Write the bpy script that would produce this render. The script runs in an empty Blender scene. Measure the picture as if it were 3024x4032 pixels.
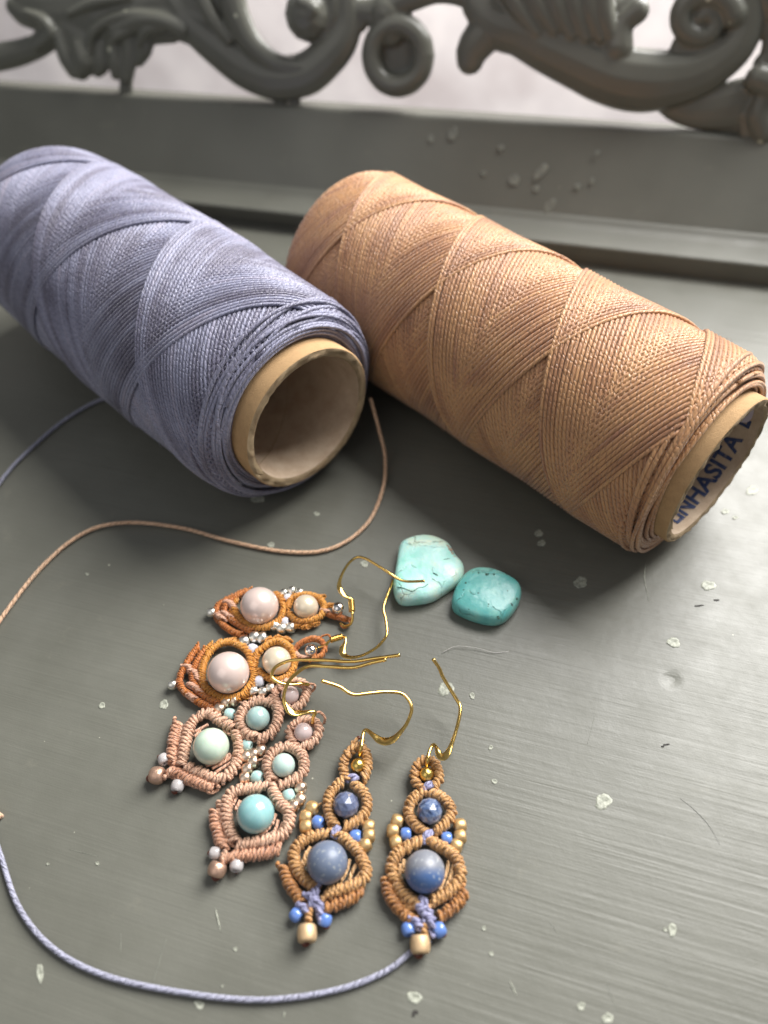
import bpy, math, random
import numpy as np
from mathutils import Vector, Matrix, Euler
random.seed(7); rng = np.random.default_rng(7)
SC = bpy.context.scene
C = SC.collection
CM = 0.01                                  # all coordinates below are in centimetres

# ------------------------------------------------------------------ camera
CAM_H, PITCH, ROLL, FPX = 15.954, math.radians(51.0), math.radians(-3.5), 3028.0
fw = np.array([0, math.cos(PITCH), -math.sin(PITCH)])
_rt = np.array([1.0, 0, 0]); _up = np.cross(_rt, fw)
cr = math.cos(ROLL)*_rt + math.sin(ROLL)*_up
cu = -math.sin(ROLL)*_rt + math.cos(ROLL)*_up
CO = np.array([0, 0, CAM_H])
cd = bpy.data.cameras.new("camera"); cam = bpy.data.objects.new("camera", cd); C.objects.link(cam)
cam.matrix_world = Matrix(((cr[0], cu[0], -fw[0], 0), (cr[1], cu[1], -fw[1], 0),
                           (cr[2], cu[2], -fw[2], CAM_H*CM), (0, 0, 0, 1)))
cd.sensor_fit = 'VERTICAL'; cd.sensor_height = 36.0; cd.lens = FPX/4032*36.0
cd.clip_start = 0.01; cd.clip_end = 20
cd.dof.use_dof = True; cd.dof.focus_distance = 0.168; cd.dof.aperture_fstop = 8.5
SC.camera = cam
# ------------------------------------------------------------------ light
w = bpy.data.worlds.new("World"); SC.world = w; w.use_nodes = True
w.node_tree.nodes["Background"].inputs[0].default_value = (0.88, 0.92, 1.0, 1)
w.node_tree.nodes["Background"].inputs[1].default_value = 0.23
def area(name, loc, target, sx, sy, power, col):
    l = bpy.data.lights.new(name, 'AREA'); l.shape = 'RECTANGLE'; l.size = sx*CM; l.size_y = sy*CM
    l.energy = power; l.color = col
    o = bpy.data.objects.new(name, l); C.objects.link(o); o.location = Vector(loc)*CM
    o.rotation_euler = (Vector(target)-Vector(loc)).to_track_quat('-Z', 'Y').to_euler()
    return o
area("window_light", (50, 53, 60), (3, 14, 0), 58, 70, 25, (1.0, 0.985, 0.965))
area("room_light", (-45, -30, 70), (0, 16, 0), 70, 70, 1.25, (1.0, 0.97, 0.94))
area("added_wall_wash", (0, 56, 20), (-20, 110, -30), 80, 50, 5.6, (1.0, 0.95, 0.93))  # added lamp that only brightens the wall, no real fixture there
SC.view_settings.view_transform = 'Standard'; SC.view_settings.look = 'None'
SC.view_settings.exposure = 0.08; SC.view_settings.gamma = 1.0
SC.render.engine = 'CYCLES'

# ------------------------------------------------------------------ helpers
def ray(px, py):
    d = fw*FPX + (px-1512)*cr - (py-2016)*cu
    return d/np.linalg.norm(d)
def on_z(px, py, z=0.0):                   # point of the table (height z) a spot of the photo shows
    d = ray(px, py); return CO + d*((z-CAM_H)/d[2])
def px2cm(rpx, p):                         # size at p of something rpx pixels big
    return rpx*float((np.asarray(p)-CO) @ fw)/FPX
PSI = -0.3316
Dv = np.array([math.cos(PSI), math.sin(PSI), 0]); Nv = np.array([-Dv[1], Dv[0], 0])
def sq(s, q, z): return Dv*s + Nv*q + np.array([0, 0, z])

def tag(o, label=None, cat=None, group=None, kind=None):
    if label: o['label'] = label
    if cat: o['category'] = cat
    if group: o['group'] = group
    if kind: o['kind'] = kind
    return o
def empty(name, loc):
    o = bpy.data.objects.new(name, None); C.objects.link(o); o.location = Vector(loc)*CM
    o.empty_display_size = 0.01; return o
def world_loc(o):
    p = Vector((0, 0, 0))
    while o is not None: p += o.location; o = o.parent
    return p
def link(name, me, mat, parent=None, origin=None, smooth=True):
    """mesh with vertices in world cm -> object; local coordinates relative to its own base point"""
    n = len(me.vertices); co = np.empty(n*3); me.vertices.foreach_get('co', co); co = co.reshape(-1, 3)*CM
    if origin is None:
        origin = np.array([(co[:, 0].min()+co[:, 0].max())/2, (co[:, 1].min()+co[:, 1].max())/2, co[:, 2].min()])
    else: origin = np.asarray(origin)*CM
    me.vertices.foreach_set('co', (co-origin).ravel())
    if smooth: me.polygons.foreach_set('use_smooth', np.ones(len(me.polygons), bool))
    me.update()
    if mat: me.materials.append(mat)
    o = bpy.data.objects.new(name, me); C.objects.link(o)
    if parent is not None: o.parent = parent; o.location = Vector(origin)-world_loc(parent)
    else: o.location = Vector(origin)
    return o
class MB:
    def __init__(s): s.v = []; s.f = []; s.uv = []; s.n = 0
    def add(s, v, f, uv=None):
        v = np.asarray(v, float); s.v.append(v)
        for q in f: s.f.append(tuple(int(i)+s.n for i in q))
        s.uv.append(uv if uv is not None else [[(0, 0)]*len(q) for q in f]); s.n += len(v)
        return s
    def mesh(s, name='mesh'):
        me = bpy.data.meshes.new(name); me.from_pydata(np.concatenate(s.v).tolist(), [], s.f)
        l = me.uv_layers.new(name='UVMap'); flat = [c for u in s.uv for q in u for p in q for c in p]
        l.data.foreach_set('uv', np.array(flat, dtype=np.float32)); return me
    def build(s, name, mat, parent=None, **k): return link(name, s.mesh(name), mat, parent, **k)

def catmull(P, n=8, closed=False):
    P = np.asarray(P, float)
    if closed: Q = np.vstack([P[-1], P, P[0], P[1]])
    else: Q = np.vstack([2*P[0]-P[1], P, 2*P[-1]-P[-2]])
    out = []
    for i in range(1, len(Q)-2):
        a, b, c, d = Q[i-1:i+3]
        for t in np.arange(n)/n:
            out.append(.5*((2*b)+(c-a)*t+(2*a-5*b+4*c-d)*t*t+(3*b-a-3*c+d)*t**3))
    if not closed: out.append(Q[-2])
    return np.array(out)
def resample(P, step):
    P = np.asarray(P, float); L = np.concatenate([[0], np.cumsum(np.linalg.norm(np.diff(P[:, :3], axis=0), axis=1))])
    n = max(2, int(round(L[-1]/step))+1); t = np.linspace(0, L[-1], n)
    return np.stack([np.interp(t, L, P[:, k]) for k in range(P.shape[1])], 1)
def frames(P):
    T = np.gradient(P, axis=0); T /= np.linalg.norm(T, axis=1)[:, None]+1e-12
    up = np.array([0, 0, 1.0]); N = np.zeros_like(T)
    n = np.cross(up, T[0]); 
    if np.linalg.norm(n) < 1e-3: n = np.cross([1, 0, 0], T[0])
    n /= np.linalg.norm(n)
    for i in range(len(P)):
        n = n-(n@T[i])*T[i]; n /= np.linalg.norm(n)+1e-12; N[i] = n
    return T, N, np.cross(T, N)
def tube_data(P, R, sides=8, caps=True, flat=None, N=None):
    P = np.asarray(P, float); n = len(P); R = np.broadcast_to(np.asarray(R, float), (n,))
    T, Nn, B = frames(P)
    if N is not None:
        Nn = N-(np.sum(N*T, 1)[:, None])*T; Nn /= np.linalg.norm(Nn, axis=1)[:, None]; B = np.cross(T, Nn)
    a = np.arange(sides)/sides*2*math.pi
    fl = np.ones(n) if flat is None else np.broadcast_to(flat, (n,))
    V = (P[:, None, :] + R[:, None, None]*(np.cos(a)[None, :, None]*Nn[:, None, :] + (np.sin(a)[None, :]*fl[:, None])[:, :, None]*B[:, None, :]))
    L = np.concatenate([[0], np.cumsum(np.linalg.norm(np.diff(P, axis=0), axis=1))])
    i = np.arange(n-1)[:, None]; j = np.arange(sides)[None, :]; j2 = (j+1) % sides
    F = np.stack([i*sides+j, i*sides+j2, (i+1)*sides+j2, (i+1)*sides+j], -1).reshape(-1, 4)
    jj = np.broadcast_to(j, (n-1, sides)); U0 = np.broadcast_to(L[:-1, None], (n-1, sides)); U1 = np.broadcast_to(L[1:, None], (n-1, sides))
    UV = np.stack([np.stack([U0, jj/sides], -1), np.stack([U0, (jj+1)/sides], -1), np.stack([U1, (jj+1)/sides], -1), np.stack([U1, jj/sides], -1)], 2).reshape(-1, 4, 2)
    F = F.tolist(); UV = UV.tolist()
    if caps:
        F.append(list(range(sides))[::-1]); UV.append([[0, 0]]*sides)
        F.append([(n-1)*sides+k for k in range(sides)]); UV.append([[0, 0]]*sides)
    return V.reshape(-1, 3), F, UV
def tube(mb, P, R, **k): mb.add(*tube_data(P, R, **k)); return mb
def big_tube_mesh(P, R, sides, name, N=None):      # fast path for very long cords
    n = len(P); T = np.gradient(P, axis=0); T /= np.linalg.norm(T, axis=1)[:, None]
    Nn = N-(np.sum(N*T, 1)[:, None])*T; Nn /= np.linalg.norm(Nn, axis=1)[:, None]; B = np.cross(T, Nn)
    a = np.arange(sides)/sides*2*math.pi
    V = (P[:, None, :] + R*(np.cos(a)[None, :, None]*Nn[:, None, :] + np.sin(a)[None, :, None]*B[:, None, :])).reshape(-1, 3)
    L = np.concatenate([[0], np.cumsum(np.linalg.norm(np.diff(P, axis=0), axis=1))])
    i = np.arange(n-1)[:, None]; j = np.arange(sides)[None, :]; j2 = (j+1) % sides
    F = np.stack([i*sides+j, i*sides+j2, (i+1)*sides+j2, (i+1)*sides+j], -1).reshape(-1, 4)
    jj = np.broadcast_to(j, (n-1, sides)); U0 = np.broadcast_to(L[:-1, None], (n-1, sides)); U1 = np.broadcast_to(L[1:, None], (n-1, sides))
    UV = np.stack([np.stack([U0, jj/sides], -1), np.stack([U0, (jj+1)/sides], -1), np.stack([U1, (jj+1)/sides], -1), np.stack([U1, jj/sides], -1)], 2).reshape(-1, 2)
    me = bpy.data.meshes.new(name); me.vertices.add(len(V)); me.vertices.foreach_set('co', V.ravel())
    nf = len(F); me.loops.add(nf*4); me.loops.foreach_set('vertex_index', F.ravel().astype(np.int32))
    me.polygons.add(nf); me.polygons.foreach_set('loop_start', np.arange(nf, dtype=np.int32)*4)
    me.polygons.foreach_set('loop_total', np.full(nf, 4, np.int32)); me.update(calc_edges=True)
    l = me.uv_layers.new(name='UVMap'); l.data.foreach_set('uv', UV.astype(np.float32).ravel())
    return me
def axis_frame(ax):
    ax = np.asarray(ax, float); ax = ax/np.linalg.norm(ax)
    u = np.cross(ax, [0, 0, 1.0]) if abs(ax[2]) < .9 else np.cross(ax, [1.0, 0, 0]); u /= np.linalg.norm(u)
    return ax, u, np.cross(ax, u)
def lathe(mb, c, ax, prof, seg=20, closed=True):
    """prof: list of (distance along axis, radius)"""
    ax, u, v = axis_frame(ax); c = np.asarray(c, float); V = []; m = len(prof)
    for (t, r) in prof:
        for k in range(seg):
            a = 2*math.pi*k/seg; V.append(c+ax*t+r*(math.cos(a)*u+math.sin(a)*v))
    F = []; UV = []
    for i in range(m if closed else m-1):
        i2 = (i+1) % m
        for k in range(seg):
            k2 = (k+1) % seg; F.append((i*seg+k, i*seg+k2, i2*seg+k2, i2*seg+k))
            UV.append([(i/m, k/seg), (i/m, (k+1)/seg), ((i+1)/m, (k+1)/seg), ((i+1)/m, k/seg)])
    mb.add(V, F, UV); return mb
def bead_prof(R, hl, hole, flatness=1.0, n=10):     # ring-like bead: rounded outside, hole along the axis
    out = []
    for k in range(n+1):
        a = math.pi*(k/n); y = -math.cos(a); r = hole+(R-hole)*(abs(math.sin(a))**(0.55*flatness))
        out.append((y*hl, max(r, hole)))
    out.append((hl*.5, hole*.8)); out.append((-hl*.5, hole*.8)); return out
def sphere(mb, c, r, ax=(0, 0, 1), seg=40, rings=24, sq_=1.0):
    ax, u, v = axis_frame(ax); c = np.asarray(c, float); V = [c-ax*r*sq_]; F = []; 
    for i in range(1, rings):
        p = math.pi*i/rings
        for k in range(seg):
            a = 2*math.pi*k/seg
            V.append(c-ax*r*sq_*math.cos(p)+r*math.sin(p)*(math.cos(a)*u+math.sin(a)*v))
    V.append(c+ax*r*sq_); t = len(V)-1
    for k in range(seg):
        k2 = (k+1) % seg; F.append((0, 1+k2, 1+k)); F.append((t, t-seg+k, t-seg+k2))
        for i in range(rings-2): F.append((1+i*seg+k, 1+i*seg+k2, 1+(i+1)*seg+k2, 1+(i+1)*seg+k))
    mb.add(V, F); return mb

# ------------------------------------------------------------------ materials
class NT:
    def __init__(s, name):
        s.m = bpy.data.materials.new(name); s.m.use_nodes = True; s.t = s.m.node_tree; s.b = s.t.nodes["Principled BSDF"]
    def n(s, typ, **k):
        x = s.t.nodes.new(typ)
        for a, b in k.items():
            if a.startswith('i_'): x.inputs[a[2:].replace('_', ' ')].default_value = b
            else: setattr(x, a, b)
        return x
    def l(s, a, b): s.t.links.new(a, b)
    def coords(s, scale=(1, 1, 1), rot=(0, 0, 0), src='Object'):
        tc = s.n('ShaderNodeTexCoord'); mp = s.n('ShaderNodeMapping'); s.l(tc.outputs[src], mp.inputs[0])
        k = 100 if src == 'Object' else 1
        mp.inputs['Scale'].default_value = tuple(v*k for v in scale); mp.inputs['Rotation'].default_value = rot
        return mp.outputs[0]
    def noise(s, vec, scale, detail=3, rough=.55, dist=0):
        x = s.n('ShaderNodeTexNoise'); x.inputs['Scale'].default_value = scale; x.inputs['Detail'].default_value = detail
        x.inputs['Roughness'].default_value = rough; x.inputs['Distortion'].default_value = dist; s.l(vec, x.inputs['Vector']); return x.outputs['Fac']
    def ramp(s, fac, stops, interp='LINEAR'):
        r = s.n('ShaderNodeValToRGB'); r.color_ramp.interpolation = interp; e = r.color_ramp.elements
        while len(e) < len(stops): e.new(.5)
        for k, (p, c) in enumerate(stops):
            e[k].position = p; e[k].color = (*c, 1) if len(c) == 3 else c
        s.l(fac, r.inputs[0]); return r.outputs[0]
    def math(s, op, a, b=None, c=None):
        x = s.n('ShaderNodeMath', operation=op)
        for i, v in enumerate((a, b, c)):
            if v is None: continue
            if isinstance(v, (int, float)): x.inputs[i].default_value = v
            else: s.l(v, x.inputs[i])
        return x.outputs[0]
    def mix(s, f, a, b, mode='MIX'):
        x = s.n('ShaderNodeMix', data_type='RGBA', blend_type=mode)
        for i, v in ((0, f), (6, a), (7, b)):
            if isinstance(v, (int, float)): x.inputs[i].default_value = v
            elif isinstance(v, tuple): x.inputs[i].default_value = (*v, 1) if len(v) == 3 else v
            else: s.l(v, x.inputs[i])
        return x.outputs[2]
    def bump(s, h, dist, strength=1.0, normal=None):
        x = s.n('ShaderNodeBump'); x.inputs['Distance'].default_value = dist*CM; x.inputs['Strength'].default_value = strength
        s.l(h, x.inputs['Height'])
        if normal is not None: s.l(normal, x.inputs['Normal'])
        return x.outputs[0]
    def col(s, c):
        if isinstance(c, tuple): s.b.inputs['Base Color'].default_value = (*c, 1)
        else: s.l(c, s.b.inputs['Base Color'])
        return s
    def set(s, **k):
        for a, v in k.items():
            i = s.b.inputs[a.replace('_', ' ')]
            if isinstance(v, (int, float, tuple)): i.default_value = v
            else: s.l(v, i)
        return s
def lin(r, g, b):
    f = lambda v: (v/255/12.92) if v/255 <= .04045 else ((v/255+.055)/1.055)**2.4
    return (f(r), f(g), f(b))

def cord_mat(name, cols, pitch=.16, depth=.024, var=.35, rough=.42, freq=.9, sheen=.25, ulow=0.0, groove_shade=.8):
    """waxed twisted cord: plies run as slanting ridges along the cord, dye changes along its length"""
    m = NT(name); uv = m.n('ShaderNodeTexCoord'); sep = m.n('ShaderNodeSeparateXYZ'); m.l(uv.outputs['UV'], sep.inputs[0])
    u, v = sep.outputs[0], sep.outputs[1]
    wob = m.math('MULTIPLY', m.noise(m.coords((1, 1, 1)), 3.5, 2), 3.0)
    ph = m.math('ADD', m.math('ADD', m.math('MULTIPLY', u, 1.0/pitch), wob), m.math('MULTIPLY', v, 2.0))
    s = m.math('SINE', m.math('MULTIPLY', ph, 2*math.pi*2.0/2))
    ab = m.math('ABSOLUTE', m.math('SINE', m.math('MULTIPLY', ph, math.pi*1.0)))
    fine = m.math('SINE', m.math('MULTIPLY', m.math('ADD', m.math('MULTIPLY', u, 2.5/pitch), m.math('MULTIPLY', v, 9.0)), 2*math.pi))
    h = m.math('ADD', m.math('POWER', ab, .6), m.math('MULTIPLY', fine, .10))
    m.set(Normal=m.bump(h, depth))
    cx = m.n('ShaderNodeCombineXYZ'); m.l(m.math('MULTIPLY', u, .06*freq), cx.inputs[0])
    if ulow: m.l(m.math('MULTIPLY', u, ulow), cx.inputs[0])
    n1 = m.noise(cx.outputs[0], 1.0, 3, .6)
    n2 = m.noise(m.coords((1, 1, 1)), freq, 2, .5)
    n3 = m.noise(m.coords((1, 1, 1)), 38, 2, .6)
    f = m.math('ADD', m.math('MULTIPLY', n1, .55), m.math('MULTIPLY', n2, .45))
    k = len(cols)-1
    c = m.ramp(f, [(0.36+.28*i/max(k, 1), cc) for i, cc in enumerate(cols)])
    c = m.mix(m.ramp(ab, [(0, (groove_shade,)*3), (.45, (0, 0, 0))]), c, tuple(x*.45 for x in cols[0]))  # shade painted into the colour of the grooves between plies
    c = m.mix(m.ramp(n3, [(.45, (0, 0, 0)), (.75, (.5, .5, .5))]), c, tuple(min(1, x*1.5+.04) for x in cols[-1]))
    m.col(c); m.set(Roughness=rough, Sheen_Weight=sheen, Sheen_Roughness=.4)
    return m.m
def metal(name, col, rough=.18, bump=0, sc=40, metallic=1.0):
    m = NT(name); m.set(Metallic=metallic)
    n = m.noise(m.coords(), sc*.3, 3)
    m.col(m.mix(m.ramp(n, [(.35, (0, 0, 0)), (.7, (.6, .6, .6))]), col, tuple(x*.72 for x in col)))
    m.set(Roughness=m.ramp(m.noise(m.coords(), 9, 3), [(.3, (rough*.7,)*3), (.8, (min(1, rough*1.5),)*3)]))
    if bump: m.set(Normal=m.bump(m.noise(m.coords(), sc, 3), bump))
    return m.m

def painted(name, grain=1.0, plane='table', r0=.36, spots=(9.0, .055)):
    m = NT(name); rot = (0, 0, -PSI)
    g = m.coords((1, 1, 1), (0, 0, -PSI))                      # now x runs along the brush strokes
    def st(sx, sy):
        mp = m.n('ShaderNodeMapping'); m.l(g, mp.inputs[0]); mp.inputs['Scale'].default_value = (sx, sy, sy if plane != 'table' else 1); return mp.outputs[0]
    s1 = m.noise(st(.07, 2.6), 1.6, 4, .62, .15); s2 = m.noise(st(.16, 6.0), 2.0, 3, .6, .2)
    s3 = m.noise(g, .35, 3, .5); fine = m.noise(g, 26, 3, .6); mid = m.noise(g, 6, 3, .6)
    sep = m.n('ShaderNodeSeparateXYZ'); m.l(g, sep.inputs[0])
    amt = m.ramp(m.noise(g, .25, 3), [(.35, (.25,)*3), (.65, (1,)*3)])
    h = m.math('MULTIPLY', m.math('ADD', m.math('MULTIPLY', s1, .26*grain), m.math('MULTIPLY', s2, .15*grain)), amt)
    h = m.math('ADD', h, m.math('MULTIPLY', mid, .07)); h = m.math('ADD', h, m.math('MULTIPLY', fine, .035))
    pos = m.n('ShaderNodeNewGeometry'); dist_ = m.n('ShaderNodeVectorMath', operation='DISTANCE')
    dc = on_z(1452*1.8228, 1470*1.8228, 0)*CM; dist_.inputs[1].default_value = tuple(dc); m.l(pos.outputs['Position'], dist_.inputs[0])
    dent = m.ramp(m.math('ADD', m.math('MULTIPLY', dist_.outputs['Value'], 1/(.38*CM)), m.math('MULTIPLY', m.noise(g, 2.2, 2), .5)), [(0, (0, 0, 0)), (.4, (.12,)*3), (.8, (.85,)*3), (1, (1, 1, 1))]) if plane == 'table' else None
    if dent is not None: h = m.math('ADD', h, m.math('MULTIPLY', dent, .55))
    nb = m.bump(h, .055)
    # tiny chips / specks
    vor = m.n('ShaderNodeTexVoronoi', feature='F1'); vor.inputs['Scale'].default_value = 1.15; vor.inputs['Randomness'].default_value = 1
    m.l(g, vor.inputs['Vector'])
    sc = m.n('ShaderNodeSeparateColor'); m.l(vor.outputs['Color'], sc.inputs[0])
    thr = m.math('MULTIPLY', m.math('POWER', sc.outputs[0], spots[0]), spots[1])
    spot = m.math('LESS_THAN', vor.outputs['Distance'], thr)
    vor2 = m.n('ShaderNodeTexVoronoi', feature='F1'); vor2.inputs['Scale'].default_value = 2.6; m.l(g, vor2.inputs['Vector'])
    sc2 = m.n('ShaderNodeSeparateColor'); m.l(vor2.outputs['Color'], sc2.inputs[0])
    spot2 = m.math('LESS_THAN', vor2.outputs['Distance'], m.math('MULTIPLY', m.math('POWER', sc2.outputs[1], 8.0), .05))
    # hair scratches
    def scratch(ang, sc_, th):
        mp = m.n('ShaderNodeMapping'); m.l(g, mp.inputs[0]); mp.inputs['Rotation'].default_value = (0, 0, ang); mp.inputs['Scale'].default_value = (.12, 1, 1)
        v = m.n('ShaderNodeTexVoronoi', feature='F1'); v.inputs['Scale'].default_value = sc_; m.l(mp.outputs[0], v.inputs['Vector'])
        c_ = m.n('ShaderNodeSeparateColor'); m.l(v.outputs['Color'], c_.inputs[0])
        mp2 = m.n('ShaderNodeMapping')
        return m.math('LESS_THAN', v.outputs['Distance'], m.math('MULTIPLY', m.math('POWER', c_.outputs[2], 5.0), th))
    scr = m.math('MAXIMUM', scratch(1.1, .55, .035), scratch(-.9, .5, .03))
    base = m.ramp(s3, [(.3, lin(96, 96, 87)), (.7, lin(106, 106, 97))])
    base = m.mix(m.ramp(s2, [(.3, (.12,)*3), (.6, (0, 0, 0))]), base, lin(90, 89, 82))
    smudge = m.ramp(m.noise(g, .9, 5, .7), [(.62, (0, 0, 0)), (.72, (.35,)*3)])
    base = m.mix(smudge, base, lin(120, 118, 106))
    base = m.mix(m.math('MULTIPLY', scr, .55), base, lin(150, 146, 128))
    base = m.mix(m.math('MULTIPLY', spot, .85), base, lin(196, 196, 176))
    base = m.mix(m.math('MULTIPLY', spot2, .7), base, lin(190, 188, 170))
    m.col(base)
    m.set(Roughness=m.ramp(m.noise(g, 1.4, 5, .65), [(.3, (r0,)*3), (.75, (r0+.14,)*3)]), Normal=nb, Specular_IOR_Level=.46)
    return m.m
M = {}
M['table'] = painted('grey_painted_wood', 1.0)
M['panel'] = painted('grey_painted_panel', .12, 'panel', .46)
M['carving'] = painted('grey_painted_carving', .05, 'panel', .27, (2.0, .15))
def fleck_mat():
    m = NT('dried_paint_splash'); n = m.noise(m.coords(), 9, 4, .7)
    m.col(m.ramp(n, [(.35, lin(118, 120, 108)), (.5, lin(150, 152, 138)), (.7, lin(184, 186, 170))])); m.set(Roughness=.5, Normal=m.bump(n, .02)); return m.m
M['fleck'] = fleck_mat()
def wall_mat():
    m = NT('pale_plaster'); n = m.noise(m.coords(), .08, 5, .6); m.col(m.ramp(n, [(.35, lin(186, 178, 176)), (.5, lin(204, 198, 196)), (.65, lin(220, 214, 210))]))
    m.set(Roughness=.8, Normal=m.bump(m.noise(m.coords(), 3, 4), .05)); return m.m
_f = NT('thin_paint_splash'); _f.col(_f.ramp(_f.noise(_f.coords(), 6, 4), [(.3, lin(98, 99, 92)), (.7, lin(140, 142, 130))])); _f.set(Roughness=.5); M['fleck_dim'] = _f.m
M['wall'] = wall_mat()
M['purple'] = cord_mat('lavender_waxed_cord', [lin(70, 67, 84), lin(98, 96, 116), lin(138, 140, 163), lin(150, 144, 162)], depth=.015, groove_shade=.45, pitch=.17, freq=.5, ulow=.0028)
M['peach'] = cord_mat('peach_waxed_cord', [lin(140, 97, 68), lin(172, 125, 88), lin(196, 149, 102), lin(162, 115, 87)], depth=.015, groove_shade=.45, pitch=.17, freq=.5, ulow=.0028)
M['purple_loose'] = cord_mat('loose_lavender_cord', [lin(140, 139, 156), lin(162, 163, 182)], pitch=.19, depth=.03)
M['peach_loose'] = cord_mat('loose_peach_cord', [lin(212, 166, 132), lin(228, 188, 154)], pitch=.19, depth=.03)
M['lilac_knot'] = cord_mat('lilac_knot_cord', [lin(128, 126, 160), lin(164, 164, 196)], pitch=.14)
M['tan_knot'] = cord_mat('golden_tan_cord', [lin(152, 106, 60), lin(188, 140, 86), lin(204, 158, 104)], pitch=.14, freq=2)
M['tan_light'] = cord_mat('pale_tan_strand', [lin(196, 150, 98), lin(214, 172, 122)], pitch=.17, depth=.03)
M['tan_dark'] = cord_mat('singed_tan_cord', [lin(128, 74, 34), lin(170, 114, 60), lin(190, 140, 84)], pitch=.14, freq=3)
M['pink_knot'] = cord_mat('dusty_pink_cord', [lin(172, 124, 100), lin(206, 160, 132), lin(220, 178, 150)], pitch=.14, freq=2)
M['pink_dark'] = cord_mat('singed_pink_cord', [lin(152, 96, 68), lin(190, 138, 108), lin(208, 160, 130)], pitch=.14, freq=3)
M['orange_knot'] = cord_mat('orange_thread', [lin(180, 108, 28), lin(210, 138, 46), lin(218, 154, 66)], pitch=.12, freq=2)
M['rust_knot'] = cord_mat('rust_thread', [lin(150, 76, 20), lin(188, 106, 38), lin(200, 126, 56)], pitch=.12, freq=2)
M['blush_knot'] = cord_mat('blush_thread', [lin(206, 150, 120), lin(224, 178, 152)], pitch=.12, freq=2)
def card(name, a, b, rough=.85):
    m = NT(name); g = m.coords(); n = m.noise(g, 2.2, 5, .65); f = m.noise(g, 30, 4, .7)
    c = m.ramp(n, [(.3, a), (.7, b)]); c = m.mix(m.ramp(f, [(.5, (0, 0, 0)), (.75, (.45,)*3)]), c, tuple(x*.6 for x in a))
    m.col(c); m.set(Roughness=rough, Normal=m.bump(f, .02)); return m.m
M['card'] = card('brown_card', lin(172, 138, 96), lin(192, 156, 112))
M['card_in'] = card('pale_card_lining', lin(176, 152, 128), lin(200, 180, 156))
M['card_edge'] = card('torn_card_edge', lin(138, 116, 88), lin(176, 154, 122), .95)
_i = NT('navy_ink'); _i.col(_i.ramp(_i.noise(_i.coords(), 9, 4, .7), [(.4, lin(40, 54, 92)), (.58, lin(58, 70, 104)), (.66, lin(120, 112, 112))])); _i.set(Roughness=.8); M['ink'] = _i.m
M['sticker'] = NT('lilac_white_sticker').col(lin(196, 186, 200)).set(Roughness=.5).m
M['gold'] = metal('polished_gold_wire', (.83, .56, .17), .15)
M['gold_flat'] = metal('hammered_gold_wire', (.70, .50, .22), .34, .004, 30)
M['brass_bead'] = metal('brass_bead', (.80, .56, .16), .28, .006, 30)
M['silver'] = metal('silver_seed_bead', (.88, .85, .76), .34)
M['silver_ball'] = metal('silver_ball', (.84, .80, .78), .1)
M['rose_gold'] = metal('rose_gold_seed_bead', (.86, .66, .50), .32)
M['matte_gold'] = metal('matte_gold_seed_bead', (.70, .47, .22), .42, .003, 30, .8)
M['rose_big'] = metal('worn_rose_gold_bead', (.62, .40, .29), .4, .012, 16, .8)
M['barrel'] = metal('matte_golden_barrel_bead', (.70, .49, .28), .5, .004, 24, .55)
M['burnt'] = NT('burnt_cord_end').col(lin(92, 42, 22)).set(Roughness=.3).m
def pearl(name, col):
    m = NT(name); m.col(m.mix(m.ramp(m.noise(m.coords(), 1.5, 2), [(.3, (0, 0, 0)), (.7, (1, 1, 1))]), col, tuple(x*.9 for x in col)))
    m.set(Roughness=.3, Metallic=.28, Coat_Weight=.9, Coat_Roughness=.09, Sheen_Weight=.2); return m.m
M['pearl_pink'] = pearl('pink_pearl', lin(228, 206, 196)); M['pearl_cream'] = pearl('cream_pearl', lin(228, 212, 186))
def stone(name, stops, sc=2.0, rough=.22, coat=.5, speck=None, sss=.1, grad=None, noise_d=5):
    m = NT(name); g = m.coords(); c = m.ramp(m.noise(g, sc, noise_d, .6, .6), stops)
    if grad:
        sep = m.n('ShaderNodeSeparateXYZ'); m.l(m.coords((1, 1, 1)), sep.inputs[0])
        y = m.math('ADD', sep.outputs[1], m.math('MULTIPLY', m.noise(g, 3, 3), .12))
        c = m.mix(m.ramp(m.math('ADD', m.math('MULTIPLY', y, 1.6), .5), [(.32, (0, 0, 0)), (.62, (1, 1, 1))]), grad, c)
    if speck:
        c = m.mix(m.ramp(m.noise(g, 14, 4, .7), [(.58, (0, 0, 0)), (.68, (.7,)*3)]), c, speck)
    m.col(c); m.set(Roughness=rough, Coat_Weight=coat, Coat_Roughness=.1, Subsurface_Weight=sss, Subsurface_Scale=.002)
    return m.m
M['amazonite'] = stone('aqua_amazonite', [(.3, lin(120, 172, 174)), (.55, lin(142, 186, 186)), (.7, lin(172, 202, 196))], 1.4)
M['pale_amazonite'] = stone('pale_green_amazonite', [(.3, lin(176, 196, 176)), (.6, lin(196, 212, 194)), (.8, lin(206, 214, 200))], 1.6)
M['grey_amazonite'] = stone('grey_green_amazonite', [(.3, lin(140, 170, 168)), (.7, lin(168, 192, 186))], 2.0)
M['mist_amazonite'] = stone('misty_pale_amazonite', [(.3, lin(170, 196, 188)), (.7, lin(194, 212, 204))], 2.0)
M['matte_blue'] = stone('matte_grey_blue_stone', [(.3, lin(92, 104, 126)), (.7, lin(112, 122, 140))], 2.0, .42, .1, lin(190, 190, 180), 0)
M['matte_blue_two'] = stone('matte_two_tone_blue_stone', [(.3, lin(116, 120, 130)), (.7, lin(130, 132, 138))], 2.0, .42, .1, lin(186, 190, 190), 0, grad=lin(72, 100, 146))
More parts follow.
